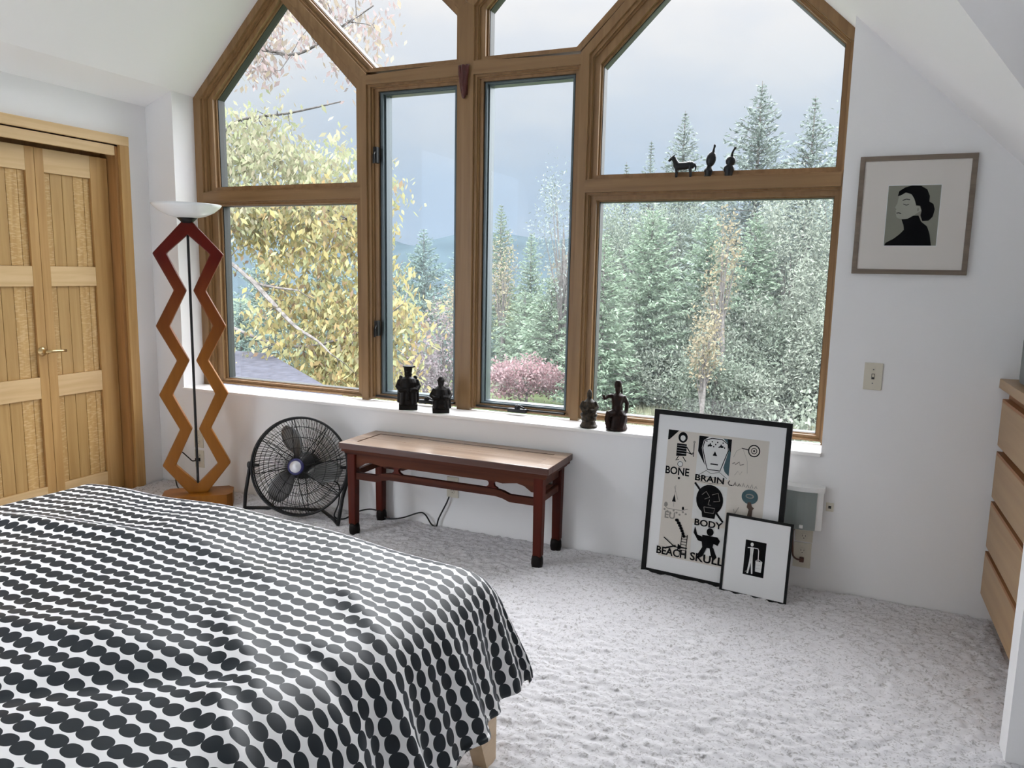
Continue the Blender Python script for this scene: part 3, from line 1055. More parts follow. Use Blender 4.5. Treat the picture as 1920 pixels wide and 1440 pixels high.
# ------------------------------------------------------------------ low Chinese bench
M_bench = wood('dark_red_lacquered_elm', (0.042, 0.005, 0.0025), (0.095, 0.014, 0.006), 'Z', 20, 0.45, 0.1, spec=0.14)
M_benchx = wood('worn_red_brown_elm', (0.030, 0.005, 0.003), (0.105, 0.030, 0.012), 'X', 20, 0.45, 0.1, spec=0.14)
M_benchtop = wood('worn_bench_top', (0.20, 0.12, 0.075), (0.42, 0.30, 0.21), 'X', 14, 0.3, 0.12, spec=0.6)
# the upward faces of the top are worn pale, its edges keep the red lacquer
_t = M_benchtop.node_tree
_b = _t.nodes['Principled BSDF']
_src = _b.inputs['Base Color'].links[0].from_socket
_g = _t.nodes.new('ShaderNodeNewGeometry'); _sx = _t.nodes.new('ShaderNodeSeparateXYZ'); _t.links.new(_g.outputs['True Normal'], _sx.inputs[0])
_gt = _t.nodes.new('ShaderNodeMath'); _gt.operation = 'GREATER_THAN'; _gt.inputs[1].default_value = 0.75; _t.links.new(_sx.outputs['Z'], _gt.inputs[0])
_mx = _t.nodes.new('ShaderNodeMix'); _mx.data_type = 'RGBA'; _t.links.new(_gt.outputs[0], _mx.inputs['Factor'])
_mx.inputs[6].default_value = (0.060, 0.016, 0.008, 1); _t.links.new(_src, _mx.inputs[7]); _t.links.new(_mx.outputs[2], _b.inputs['Base Color'])
M_hoof = mat('black_lacquer_foot', (0.006, 0.004, 0.0035), 0.5, spec=0.15)
bx0, bx1, by0, by1, bz = -2.395, -1.207, -.362, -.012, .515
bench = thing('bench', 'low antique red-brown wooden bench under the window sill', 'bench', ((bx0 + bx1) / 2, -.185, 0))
b = MB()
fwd = .062
b.bbox(bx0, bx1, by0, by0 + fwd, bz - .034, bz, .006)
b.bbox(bx0, bx1, by1 - fwd, by1, bz - .034, bz, .006)
b.bbox(bx0, bx0 + .075, by0 + fwd, by1 - fwd, bz - .034, bz, .004)
b.bbox(bx1 - .075, bx1, by0 + fwd, by1 - fwd, bz - .034, bz, .004)
o = part('top_frame', b, M_benchtop, bench)
b = MB()
for i in range(2):
    w = (by1 - by0 - 2 * fwd) / 2
    b.bbox(bx0 + .075, bx1 - .075, by0 + fwd + w * i + .0008, by0 + fwd + w * (i + 1) - .0008, bz - .030, bz - .0035, .002)
part('top_panel', b, M_benchtop, bench)
b = MB()       # moulded edge under the top boards
for a, z0, z1 in ((.010, bz - .050, bz - .034), (.022, bz - .062, bz - .050)):
    b.ring([(bx0 + a, by0 + a), (bx1 - a, by0 + a), (bx1 - a, by1 - a), (bx0 + a, by1 - a)],
           [(bx0 + a + .05, by0 + a + .05), (bx1 - a - .05, by0 + a + .05), (bx1 - a - .05, by1 - a - .05), (bx0 + a + .05, by1 - a - .05)], z0, z1, XY)
part('edge_moulding', b, M_benchx, bench)
lx = (-2.337, -1.268); ly = (-.312, -.050)
LW = .024
for yy in ly:          # long aprons with scalloped ends
    n = 28
    poly = [(lx[0], bz - .060), (lx[1], bz - .060)]
    low = []
    for i in range(n + 1):
        t = i / n
        x = lx[1] + (lx[0] - lx[1]) * t
        e = min(t, 1 - t) * (lx[1] - lx[0])
        z = bz - .108 - (.028 if e < .05 else .028 * max(0, 1 - (e - .05) / .035) + .006 * math.cos(e * 30) * (e < .2))
        low.append((x, z))
    b = MB(); b.prism(poly + low, yy - .010, yy + .010, XZ)
    part('apron', b, M_benchx, bench)
    ys = yy
    # humpback stretcher
    top_ = []; bot_ = []
    for i in range(n + 1):
        t = i / n; x = lx[0] + (lx[1] - lx[0]) * t
        e = min(t, 1 - t) * (lx[1] - lx[0])
        h = .020 * min(1, max(0, (e - .17) / .03))
        top_.append((x, .350 + h)); bot_.append((x, .314 + h))
    b = MB(); b.prism(top_ + bot_[::-1], ys - .012, ys + .012, XZ)
    part('stretcher', b, M_benchx, bench)
    for xs in (-2.065, -1.52):
        pts = [(xs - .034, .372), (xs - .016, .382), (xs - .013, .395), (xs - .018, .404), (xs - .035, .410), (xs + .035, .410), (xs + .018, .404), (xs + .013, .395), (xs + .016, .382), (xs + .034, .372)]
        b = MB(); b.prism(pts, ys - .009, ys + .009, XZ); part('strut', b, M_bench, bench)
for xx in lx:
    b = MB(); b.bbox(xx - .010, xx + .010, ly[0], ly[1], bz - .115, bz - .06, .003); part('apron', b, M_benchx, bench)
    b = MB(); b.bbox(xx - .011, xx + .011, ly[0], ly[1], .325, .358, .004); part('stretcher', b, M_benchx, bench)
for xx in lx:
    for yy in ly:
        b = MB()
        sgn = 1 if xx == lx[0] else -1
        for z0, z1, w0, w1, c in ((.062, .455, .0215, .0245, 0),):
            vv = []
            for z, w in ((z0, w0), (z1, w1)):
                vv += [(xx - w, yy - w, z), (xx + w, yy - w, z), (xx + w, yy + w, z), (xx - w, yy + w, z)]
            b.add(vv, [(0, 3, 2, 1), (4, 5, 6, 7), (0, 1, 5, 4), (1, 2, 6, 5), (2, 3, 7, 6), (3, 0, 4, 7)])
        o = part('leg', b, M_bench, bench)
        md = o.modifiers.new('b', 'BEVEL'); md.width = .005; md.segments = 2
        b = MB(); b.lathe([(.018, .0), (.026, .004), (.030, .026), (.0285, .050), (.024, .068)], 14, Matrix.Translation((xx + sgn * .003, yy, 0)))
        part('hoof_foot', b, M_hoof, o, smooth=True)

# ------------------------------------------------------------------ built-in dresser
dr = thing('dresser', 'built-in maple dresser with four wide drawers by the wing wall', 'dresser', (.95, -.52, 0))
b = MB()
b.box(.645, 1.295, -1.018, -.004, .09, .995)
b.box(.69, 1.295, -1.018, -.004, 0, .09)
part('carcass', b, M_dresser_in, dr)
b = MB(); b.bbox(.606, 1.295, -1.018, -.004, .995, 1.033, .004); part('top', b, M_dresser, dr)
for z0, z1 in ((.125, .300), (.332, .515), (.545, .725), (.762, .942)):
    b = MB()
    b.bbox(.618, .645, -1.012, -.030, z0, z1, .005)
    o = part('drawer', b, M_dresser, dr)
    g = MB()
    g.box(.619, .645, -1.010, -.032, z1 - .0005, z1 + .012)
    part('finger_pull', g, M_dresser_in, o, label='dark finger groove')
M_greyf = mat('grey_fabric_speaker', (0.20, 0.21, 0.21), 0.8, bump=(200, .2))
b = MB()
b.bbox(.640, .80, -.30, -.145, 1.0335, 1.23, .03)
o = solo('storage_box', b, M_greyf, 'grey upright box standing on the dresser top', 'box', smooth=False)

# ------------------------------------------------------------------ pictures
M_ink = mat('black_ink', (0.006, 0.006, 0.007), 0.8, spec=0.08)
M_paper = mat('cream_print_paper', (0.70, 0.65, 0.58), 0.8)
M_white = mat('white_mat_board', (0.86, 0.86, 0.855), 0.8)
M_cream = mat('cream_mat_board', (0.84, 0.79, 0.74), 0.8)
M_pale = mat('pale_print_white', (0.74, 0.74, 0.72), 0.8)
M_teal = mat('teal_ink', (0.05, 0.11, 0.13), 0.7)
M_brown = mat('brown_ink', (0.07, 0.04, 0.025), 0.7)
M_greyink = mat('grey_ink', (0.30, 0.28, 0.25), 0.7)
M_bframe = mat('black_picture_frame', (0.008, 0.008, 0.008), 0.5, spec=0.15)
M_gframe = wood('grey_brown_picture_frame', (0.15, 0.115, 0.085), (0.24, 0.19, 0.15), 'X', 40, 0.35, 0.1)
M_olive = mat('olive_grey_backdrop', (0.28, 0.28, 0.23), 0.8)
M_skin = mat('pale_grey_green_face', (0.42, 0.42, 0.36), 0.8)
INKS = [M_ink, M_paper, M_pale, M_teal, M_brown, M_greyink, M_olive, M_skin, M_white]


class Art(MB):
    """flat printed marks in sheet coordinates (s right, t up), a hair above the sheet"""
    def __init__(s, sx, sy, w, h, rot=0.0):
        super().__init__(); s.o = (sx, sy, w, h); s.lay = 0

    def P(s, a, b): return (s.o[0] + a * s.o[2], s.o[1] + (1 - b) * s.o[3])

    def poly(s, pts, ink):
        s.mi = ink; s.lay += 1
        z = .0003 + s.lay * .00002
        s.add([(*s.P(*p), z) for p in pts], [tuple(range(len(pts)))])

    def disc(s, a, b, ra, rb, ink, n=24, f=None):
        s.poly([(a + ra * math.cos(2 * PI * i / n), b + rb * math.sin(2 * PI * i / n)) for i in range(n)], ink)

    def line(s, pts, w, ink):
        s.mi = ink; s.lay += 1
        z = .0003 + s.lay * .00002
        q = [Vector(s.P(*p)) for p in pts]
        vs = []
        for i, p in enumerate(q):
            t = (q[min(i + 1, len(q) - 1)] - q[max(i - 1, 0)]).normalized()
            nn = Vector((-t.y, t.x)) * w / 2
            vs += [(*(p + nn), z), (*(p - nn), z)]
        s.add(vs, [(2 * i, 2 * i + 1, 2 * i + 3, 2 * i + 2) for i in range(len(q) - 1)])

    def ringl(s, a, b, ra, rb, w, ink, n=28):
        s.line([(a + ra * math.cos(2 * PI * i / n), b + rb * math.sin(2 * PI * i / n)) for i in range(n + 1)], w, ink)

    def text(s, body, a, b, size, ink, wid=None, rot=0):
        cu = bpy.data.curves.new('lettering', 'FONT')
        cu.body = body; cu.size = size; cu.resolution_u = 3; cu.align_x = 'CENTER'
        cu.offset = size * .025
        to = bpy.data.objects.new('lettering', cu)
        COL.objects.link(to)
        dg = bpy.context.evaluated_depsgraph_get(); dg.update()
        me = bpy.data.meshes.new_from_object(to.evaluated_get(dg))
        xs = [v.co.x for v in me.vertices]
        k = (wid / (max(xs) - min(xs))) if wid else 1
        s.mi = ink; s.lay += 1
        z = .0003 + s.lay * .00002
        ca, sa = math.cos(rot), math.sin(rot)
        p0 = s.P(a, b)
        s.add([(p0[0] + (v.co.x * k) * ca - v.co.y * sa, p0[1] + v.co.x * k * sa + v.co.y * ca, z) for v in me.vertices], [tuple(p.vertices) for p in me.polygons])
        bpy.data.objects.remove(to); bpy.data.curves.remove(cu); bpy.data.meshes.remove(me)


def frame_matrix(BL, BR, TL):
    s = (Vector(BR) - Vector(BL)).normalized()
    t = Vector(TL) - Vector(BL); t = (t - s * s.dot(t)).normalized()
    n = s.cross(t)
    M = Matrix((s, t, n)).transposed().to_4x4()
    M.translation = Vector(BL)
    return M


def picture(name, label, M, w, h, fwid, dep, mframe, mmat, art, rect=None):
    c = M @ Vector((w / 2, 0, -dep / 2))
    o = thing(name, label, 'picture', c)
    loc = lambda b: setattr(b, 'v', [tuple(M @ Vector(p)) for p in b.v]) or b
    b = MB()
    pr = [((0, 0), (w, 0), (w, h), (0, h)), ]
    for z0, z1, a, e in ((-dep, 0, 0, fwid),):
        b.ring([(a, a), (w - a, a), (w - a, h - a), (a, h - a)], [(e, e), (w - e, e), (w - e, h - e), (e, h - e)], z0, z1, XY)
    fo = part('picture_frame', loc(b), mframe, o)
    md = fo.modifiers.new('b', 'BEVEL'); md.width = .0015; md.segments = 2
    b = MB(); b.box(fwid - .002, w - fwid + .002, fwid - .002, h - fwid + .002, -dep + .002, -.006)
    mo = part('mat_board', loc(b), mmat, o)
    art.v = [(p[0], p[1], p[2] - .0058) for p in art.v]
    part('print', loc(art), INKS, o, fix=False)
    b = MB(); b.add([(fwid - .001, fwid - .001, -.0025), (w - fwid + .001, fwid - .001, -.0025), (w - fwid + .001, h - fwid + .001, -.0025), (fwid - .001, h - fwid + .001, -.0025)], [(0, 1, 2, 3)])
    part('glazing', loc(b), M_pglass, o, fix=False)
    return o


# large print leaning on the sill
Mb = frame_matrix((-.804, -.128, .001), (-.176, -.197, .001), (-.814, -.028, .786))
W_, H_ = .632, .792
A = Art(.12 * W_, .12 * H_, .735 * W_, .765 * H_)
A.poly([(0, 0), (1, 0), (1, 1), (0, 1)], 1)
A.poly([(.315, .02), (.645, .02), (.645, .33), (.315, .33)], 2)
A.poly([(.315, .385), (.645, .385), (.645, .665), (.315, .665)], 2)
A.poly([(.33, .70), (.66, .70), (.66, .93), (.33, .93)], 2)
# first row: little figure, mask, compass
A.poly([(.0, .0), (.11, .0), (.02, .075), (.0, .08)], 0)
A.disc(.155, .05, .048, .042, 0); A.disc(.155, .055, .026, .022, 2)
A.poly([(.10, .10), (.20, .10), (.205, .19), (.10, .20)], 0)
for y in (.115, .135, .155, .175): A.line([(.105, y), (.20, y)], .0012, 2)
A.line([(.20, .12), (.25, .17), (.275, .16)], .005, 0); A.line([(.20, .16), (.27, .175)], .004, 0); A.line([(.275, .07), (.278, .19)], .0035, 0)
A.disc(.276, .075, .012, .01, 5)
A.line([(.125, .2), (.10, .235), (.13, .225)], .004, 0); A.line([(.17, .2), (.205, .235)], .004, 0); A.disc(.15, .255, .03, .022, 2); A.ringl(.15, .26, .026, .02, .0025, 0)
A.poly([(.32, .02), (.42, .02), (.37, .05), (.355, .11), (.40, .24), (.32, .14)], 0)
A.poly([(.56, .02), (.645, .02), (.645, .30), (.60, .27), (.585, .24), (.625, .10), (.60, .05)], 3)
A.poly([(.60, .02), (.645, .02), (.645, .12), (.625, .10), (.61, .05)], 0)
A.poly([(.38, .05), (.45, .03), (.55, .03), (.61, .06), (.618, .11), (.575, .22), (.555, .27), (.43, .27), (.405, .22), (.365, .11)], 2)
A.line([(.38, .05), (.45, .03), (.55, .03), (.61, .06), (.618, .11), (.575, .22), (.555, .27), (.43, .27), (.405, .22), (.365, .11), (.38, .05)], .004, 0)
for i in range(11): A.disc(.40 + i * .018, .055 + .018 * ((i * 5) % 3), .007, .006, 0, 8)
A.disc(.435, .085, .022, .008, 0); A.disc(.55, .085, .022, .008, 0); A.poly([(.49, .125), (.515, .16), (.47, .16)], 0); A.line([(.455, .225), (.53, .225)], .006, 0)
A.line([(.35, .32), (.42, .28), (.47, .30), (.55, .28), (.63, .32)], .002, 0)
A.ringl(.865, .085, .052, .042, .005, 0); A.ringl(.865, .085, .026, .021, .003, 0); A.disc(.865, .085, .009, .008, 0)
A.line([(.745, .075), (.81, .082)], .004, 0); A.line([(.75, .075), (.70, .10), (.675, .15)], .0015, 5); A.line([(.76, .08), (.81, .17), (.82, .26)], .0012, 5)
A.line([(.67, .20), (.69, .19), (.70, .205), (.735, .18), (.745, .205), (.78, .195)], .0025, 0); A.line([(.70, .285), (.73, .25), (.75, .275), (.77, .25)], .0015, 5)
A.text('BONE', .125, .345, .050, 0, .115); A.disc(.15, .37, .012, .009, 0)
A.text('BRAIN', .46, .365, .040, 0, .135); A.ringl(.46, .35, .135, .025, .0015, 0)
A.line([(.66, .33), (.645, .35), (.66, .365), (.69, .365)], .004, 0)
for i in range(6): A.line([(.70 + i * .04, .365), (.715 + i * .04, .335 + .008 * (i % 2)), (.725 + i * .04, .362)], .003, 0 if i < 2 else 5)
# second row
A.line([(.02, .60), (.06, .62), (.20, .62), (.27, .60)], .003, 5); A.line([(.12, .60), (.125, .43)], .002, 5); A.poly([(.12, .50), (.14, .56), (.10, .56)], 0); A.line([(.11, .44), (.16, .54)], .002, 5)
for i in range(8): A.disc(.03 + i * .032, .63 + .012 * (i % 3), .012, .008, 5, 7)
A.text('EU', .09, .695, .045, 5, .05); A.disc(.04, .59, .02, .02, 5, 8); A.disc(.22, .60, .012, .014, 0, 8)
for i in range(26):
    A.disc(.325 + .31 * ((i * 37) % 26) / 26, .39 + .27 * ((i * 11) % 26) / 26, .012, .010, 0, 7)
A.disc(.48, .50, .135, .115, 0)
A.poly([(.40, .55), (.56, .55), (.545, .64), (.42, .64)], 0)
A.line([(.40, .47), (.44, .44), (.48, .48), (.43, .50)], .0022, 5); A.line([(.50, .46), (.56, .44), (.58, .50), (.52, .51)], .0022, 5); A.line([(.43, .56), (.54, .56), (.53, .60), (.44, .60), (.43, .56)], .0022, 5); A.line([(.48, .50), (.47, .54), (.50, .54)], .002, 5)
A.text('BODY', .485, .71, .042, 0, .13)
A.disc(.865, .43, .078, .055, 3); A.disc(.865, .425, .04, .018, 5, 16); A.disc(.862, .425, .03, .010, 3, 16)
A.poly([(.85, .47), (.88, .47), (.895, .50), (.915, .51), (.90, .525), (.90, .60), (.85, .60), (.865, .525), (.845, .51)], 4)
A.line([(.72, .54), (.735, .575), (.77, .52)], .003, 5); A.line([(.83, .58), (.835, .60)], .004, 0)
# third row
for i in range(7): A.disc(.17 + .085 * (i / 6) ** .8, .70 + .115 * (i / 6), .022 - .001 * i, .013, 0, 8)
for i in range(7): A.line([(.235, .815 + i * .022), (.29, .815 + i * .022)], .003, 0)
A.line([(.235, .80), (.225, .97)], .003, 0); A.line([(.29, .80), (.285, .97)], .003, 0)
A.line([(.05, .85), (.17, .91), (.30, .905)], .005, 0); A.line([(.08, .93), (.18, .90)], .007, 0); A.poly([(.20, .88), (.25, .905), (.20, .93)], 0)
A.text('BEACH', .14, .985, .050, 0, .145)
A.poly([(.36, .72), (.39, .78), (.44, .79), (.45, .83), (.40, .825), (.35, .77)], 0); A.disc(.515, .745, .035, .03, 0)
A.poly([(.44, .775), (.59, .775), (.62, .80), (.60, .84), (.56, .83), (.55, .87), (.45, .87), (.44, .83)], 0)
A.poly([(.45, .87), (.50, .86), (.46, .94), (.42, .96), (.41, .93)], 0); A.poly([(.52, .86), (.56, .86), (.60, .93), (.575, .955), (.545, .93)], 0)
A.text('SKULL', .50, .985, .052, 0, .155)
picture('picture', 'large framed grid of black ink drawings with words, leaning on the window sill', Mb, W_, H_, .023, .018, M_bframe, M_white, A)

Ms = frame_matrix((-.424, -.196, .001), (-.134, -.238, .001), (-.436, -.146, .356))
w2, h2 = .294, .360
A = Art(.33 * w2, .275 * h2, .31 * w2, .435 * h2)
A.poly([(0, 0), (1, 0), (1, 1), (0, 1)], 0)
A.disc(.32, .11, .075, .055, 2)
A.line([(.12, .22), (.30, .20), (.62, .20), (.66, .26), (.68, .56)], .0035, 2)
A.poly([(.25, .19), (.42, .19), (.40, .42), (.42, .62), (.47, .94), (.40, .95), (.34, .62), (.26, .95), (.18, .95), (.25, .60), (.27, .40)], 2)
A.line([(.33, .25), (.33, .6)], .001, 5)
A.poly([(.56, .56), (.88, .56), (.86, .86), (.58, .86)], 2); A.line([(.56, .56), (.68, .50), (.88, .56)], .002, 2); A.line([(.6, .66), (.84, .66)], .0008, 5); A.line([(.6, .76), (.84, .76)], .0008, 5)
A.line([(.10, .92), (.20, .88)], .002, 5)
picture('picture', 'small framed black print of a white figure with a bucket, leaning on the larger picture', Ms, w2, h2, .011, .013, M_bframe, M_white, A)

Mp = Matrix(((1, 0, 0, .020), (0, 0, -1, -.020), (0, 1, 0, 1.445), (0, 0, 0, 1)))
w3, h3 = .428, .482
A = Art(.27 * w3, .245 * h3, .45 * w3, .505 * h3)
A.poly([(-.012, -.012), (1.012, -.012), (1.012, 1.012), (-.012, 1.012)], 8)
A.poly([(0, 0), (1, 0), (1, 1), (0, 1)], 6)
A.poly([(.22, .16), (.34, .10), (.47, .14), (.53, .25), (.55, .34), (.63, .35), (.66, .42), (.57, .47), (.50, .53), (.36, .56), (.24, .545), (.20, .52), (.19, .485), (.175, .455), (.185, .435), (.17, .41), (.19, .39), (.155, .365), (.195, .29), (.205, .22)], 7)
A.poly([(.19, .17), (.21, .09), (.32, .03), (.45, .0), (.62, .01), (.74, .07), (.80, .18), (.80, .27), (.88, .31), (.915, .40), (.89, .52), (.82, .585), (.70, .59), (.655, .50), (.67, .42), (.635, .34), (.56, .33), (.51, .22), (.45, .145), (.34, .115), (.24, .165)], 0)
A.poly([(.30, .56), (.42, .55), (.52, .50), (.62, .50), (.68, .60), (.80, .68), (.86, .80), (.91, 1.0), (.01, 1.0), (.03, .955), (.18, .885), (.30, .80), (.365, .735), (.35, .66)], 0)
A.line([(.29, .245), (.36, .225), (.43, .235)], .003, 0); A.line([(.31, .305), (.37, .325), (.42, .31)], .0025, 0)
A.line([(.19, .455), (.24, .45), (.285, .465)], .003, 0); A.disc(.60, .40, .02, .03, 6, 12)
picture('picture', 'framed portrait of a dark-haired person in profile hanging on the white wall', Mp, w3, h3, .020, .018, M_gframe, M_cream, A)

# ------------------------------------------------------------------ switch, outlets, wall device
M_devw = mat('white_plastic', (0.80, 0.80, 0.79), 0.4)
M_devg = mat('grey_green_front', (0.24, 0.27, 0.26), 0.45)
yw = -.0005


def plate(name, label, x0, x1, z0, z1, kind, group=None):
    o = thing(name, label, 'switch' if kind == 'switch' else 'outlet', ((x0 + x1) / 2, yw, z0), group=group)
    b = MB(); b.bbox(x0, x1, yw - .006, yw, z0, z1, .002); part('cover_plate', b, M_plate, o)
    xc, zc = (x0 + x1) / 2, (z0 + z1) / 2
    if kind == 'switch':
        b = MB(); b.box(xc - .006, xc + .006, yw - .0065, yw, zc - .012, zc + .012); part('toggle_slot', b, M_slot, o)
        b = MB(); b.bbox(xc - .004, xc + .004, yw - .016, yw - .004, zc - .002, zc + .010, .002); part('toggle', b, M_plate, o)
        for dz in (-.03, .03):
            b = MB(); b.lathe([(.003, 0), (.0028, .0012), (0, .0015)], 10, Matrix.Translation((xc, yw - .006, zc + dz)) @ Matrix.Rotation(PI / 2, 4, 'X'))
            part('screw', b, M_greyf, o)
    elif kind == 'outlet':
        for dz in ((-.02, .02) if z1 - z0 > .07 else (0,)):
            b = MB(); b.lathe([(.0165, 0), (.0165, .002), (.015, .003), (0, .003)], 20, Matrix.Translation((xc, yw - .0055, zc + dz)) @ Matrix.Rotation(PI / 2, 4, 'X'))
            r = part('receptacle', b, M_plate, o)
            b = MB()
            for sx_ in (-.0065, .0065): b.box(xc + sx_ - .001, xc + sx_ + .001, yw - .0092, yw - .008, zc + dz, zc + dz + .008)
            b.box(xc - .002, xc + .002, yw - .0092, yw - .008, zc + dz - .009, zc + dz - .005)
            part('socket_slot', b, M_slot, r)
    else:
        b = MB(); b.box(xc - .006, xc + .006, yw - .0066, yw - .005, zc - .006, zc + .006); part('jack', b, M_slot, o)
    return o


plate('light_switch', 'ivory toggle light switch plate below the framed portrait', .104, .176, .949, 1.066, 'switch')
plate('wall_outlet', 'ivory outlet plate directly under the white wall device', -.124, -.048, .228, .318, 'outlet')
plate('wall_outlet', 'lower ivory outlet plate with a brown cord plugged in, near the carpet', -.126, -.050, .105, .222, 'outlet')
plate('wall_jack', 'tiny ivory jack plate beside the white wall device', -.004, .028, .385, .425, 'jack')
plate('wall_outlet', 'ivory outlet plate behind the bench stretchers', -1.935, -1.865, .185, .30, 'outlet')
plate('wall_outlet', 'upper ivory outlet plate behind the zigzag lamp', -3.790, -3.715, .262, .375, 'outlet')
plate('wall_outlet', 'lower ivory outlet plate behind the zigzag lamp', -3.790, -3.715, .130, .245, 'outlet')
dev = thing('wall_device', 'white boxy wall device with a grey front beside the leaning pictures', 'device', (-.107, -.001, .305))
b = MB()
pf = lambda x0, x1, y1: [(x0, -.001)] + [(x0 + (x1 - x0) * i / 10, y1 - .018 * math.sin(PI * i / 10)) for i in range(11)] + [(x1, -.001)]
b.prism(pf(-.196, -.016, -.045), .300, .492, XY)
b.prism(pf(-.200, -.012, -.055), .478, .498, XY)
part('housing', b, M_devw, dev)
b = MB()
b.prism([(-.172, -.046)] + [(-.172 + .130 * i / 8, -.0585 - .010 * math.sin(PI * i / 8)) for i in range(9)] + [(-.042, -.046)], .302, .476, XY)
part('front_panel', b, M_devg, dev)
b = MB(); b.bbox(-.108, -.092, -.074, -.06, .309, .325, .003); part('button', b, M_devw, dev, label='small white button')
M_cordb = mat('brown_cord', (0.10, 0.035, 0.02), 0.5)
b = MB()
b.tube(smooth_path([(-.128, -.03, .302), (-.133, -.03, .27), (-.130, -.03, .20), (-.126, -.03, .165), (-.110, -.03, .150), (-.090, -.026, .146)], 6), .0042, 8)
b.bbox(-.098, -.078, -.03, -.0085, .136, .156, .004)
part('power_cord', b, M_cordb, dev)
b = MB()
b.tube(smooth_path([(-3.752, -.02, .185), (-3.775, -.04, .178), (-3.80, -.05, .20), (-3.86, -.06, .235), (-3.90, -.07, .18), (-3.86, -.10, .03), (-3.75, -.16, .012), (-3.60, -.25, .012), (-3.56, -.28, .03)], 6), .004, 8)
b.bbox(-3.765, -3.740, -.032, -.0085, .174, .196, .004)
part('power_cord', b, M_black, lamp)

# ------------------------------------------------------------------ figurines
M_carv = mat('dark_carved_wood', (0.006, 0.0045, 0.004), 0.45, spec=0.18, noise=(35, .8), bump=(120, .25))
M_carv2 = mat('worn_gilt_carved_wood', (0.032, 0.023, 0.014), 0.45, spec=0.25, noise=(60, .95), bump=(120, .25))
M_carv3 = mat('red_brown_carved_wood', (0.014, 0.005, 0.003), 0.45, spec=0.2, noise=(30, .6), bump=(110, .25))
M_bronze = mat('dark_bronze', (0.016, 0.017, 0.019), 0.33, 0.5)


def figure(name, label, cat, base, mb, m, vox=.0035, rot=0, group=None):
    me = mesh_from(name, mb.v, mb.f, m)
    o = bpy.data.objects.new(name, me)
    COL.objects.link(o)
    o.location = base; o.rotation_euler = (0, 0, rot)
    MW[o] = Matrix.Translation(Vector(base)) @ Matrix.Rotation(rot, 4, 'Z')
    clean(me)
    r = o.modifiers.new('fuse', 'REMESH'); r.mode = 'VOXEL'; r.voxel_size = vox; r.use_smooth_shade = True
    return tag(o, label, cat, group)


ZS = .6485
# official with flat flared cap
b = MB()
b.box(-.052, .052, -.036, .036, 0, .034)
b.lathe([(.051, .028), (.053, .06), (.049, .10), (.053, .135), (.052, .155), (.040, .176), (.018, .186)], 18)
for s_ in (-1, 1):
    b.tube([(s_ * .044, 0, .165), (s_ * .057, -.012, .130), (s_ * .044, -.038, .112), (s_ * .010, -.048, .116)], [.015, .016, .015, .012], 10)
    b.tube([(s_ * .028, -.034, .10), (s_ * .033, -.044, .03)], [.018, .014], 8)
    b.tube([(s_ * .050, -.006, .118), (s_ * .054, -.01, .04)], [.010, .008], 8)
    b.ball((s_ * .040, .004, .178), (.012, .014, .014))
b.tube([(0, -.048, .125), (0, -.054, .06)], [.010, .007], 8)
b.ball((0, -.004, .200), (.022, .023, .024)); b.ball((0, -.027, .198), (.004, .006, .006)); b.ball((0, -.022, .180), (.009, .009, .016))
b.lathe([(.022, .210), (.023, .222), (.025, .228), (.024, .234), (.031, .240), (.031, .245), (0, .246)], 14)
b.box(-.006, .040, -.010, .012, .238, .2455)
figure('statuette', 'tallest dark carved statuette of a robed official with a flat flared cap', 'statuette', (-2.205, .030, ZS), b, M_carv, .0028, .55)
# smaller seated elder
b = MB()
b.box(-.046, .046, -.035, .035, 0, .030)
b.lathe([(.044, .025), (.047, .05), (.041, .08), (.043, .105), (.038, .13), (.018, .146)], 18)
for s_ in (-1, 1):
    b.tube([(s_ * .032, 0, .130), (s_ * .050, -.008, .095), (s_ * .036, -.036, .082), (s_ * .008, -.042, .088)], [.013, .015, .013, .010], 10)
    b.tube([(s_ * .024, -.030, .07), (s_ * .030, -.040, .024)], [.015, .012], 8)
b.tube([(.044, .004, .11), (.052, .006, .02)], [.009, .008], 8)
b.ball((0, -.003, .163), (.0175, .019, .022)); b.ball((0, -.021, .160), (.003, .005, .005)); b.ball((0, -.017, .142), (.007, .008, .014))
b.lathe([(.019, .170), (.021, .178), (.015, .188), (.008, .197), (0, .200)], 14)
figure('statuette', 'smaller dark carved statuette of a seated elder beside the wide post', 'statuette', (-2.000, .036, ZS), b, M_carv, .0028, .55)
# small gilt seated figure
b = MB()
b.lathe([(.043, 0), (.046, .008), (.038, .018), (.034, .030), (.040, .040), (.038, .052)], 20)
b.lathe([(.037, .045), (.036, .065), (.030, .085), (.032, .11), (.028, .132), (.012, .148)], 18)
for s_ in (-1, 1):
    b.ball((s_ * .026, -.012, .066), (.018, .024, .014))
    b.tube([(s_ * .027, 0, .132), (s_ * .039, -.006, .105), (s_ * .028, -.028, .088), (s_ * .006, -.034, .088)], [.011, .012, .010, .009], 10)
b.ball((0, -.002, .162), (.014, .016, .019)); b.ball((0, -.017, .160), (.003, .004, .004))
b.lathe([(.015, .170), (.012, .182), (.006, .192), (0, .198)], 12)
figure('statuette', 'small gilt-brown carved seated statuette in front of the post by the square window', 'statuette', (-1.145, .040, ZS), b, M_carv2, .003, .30)
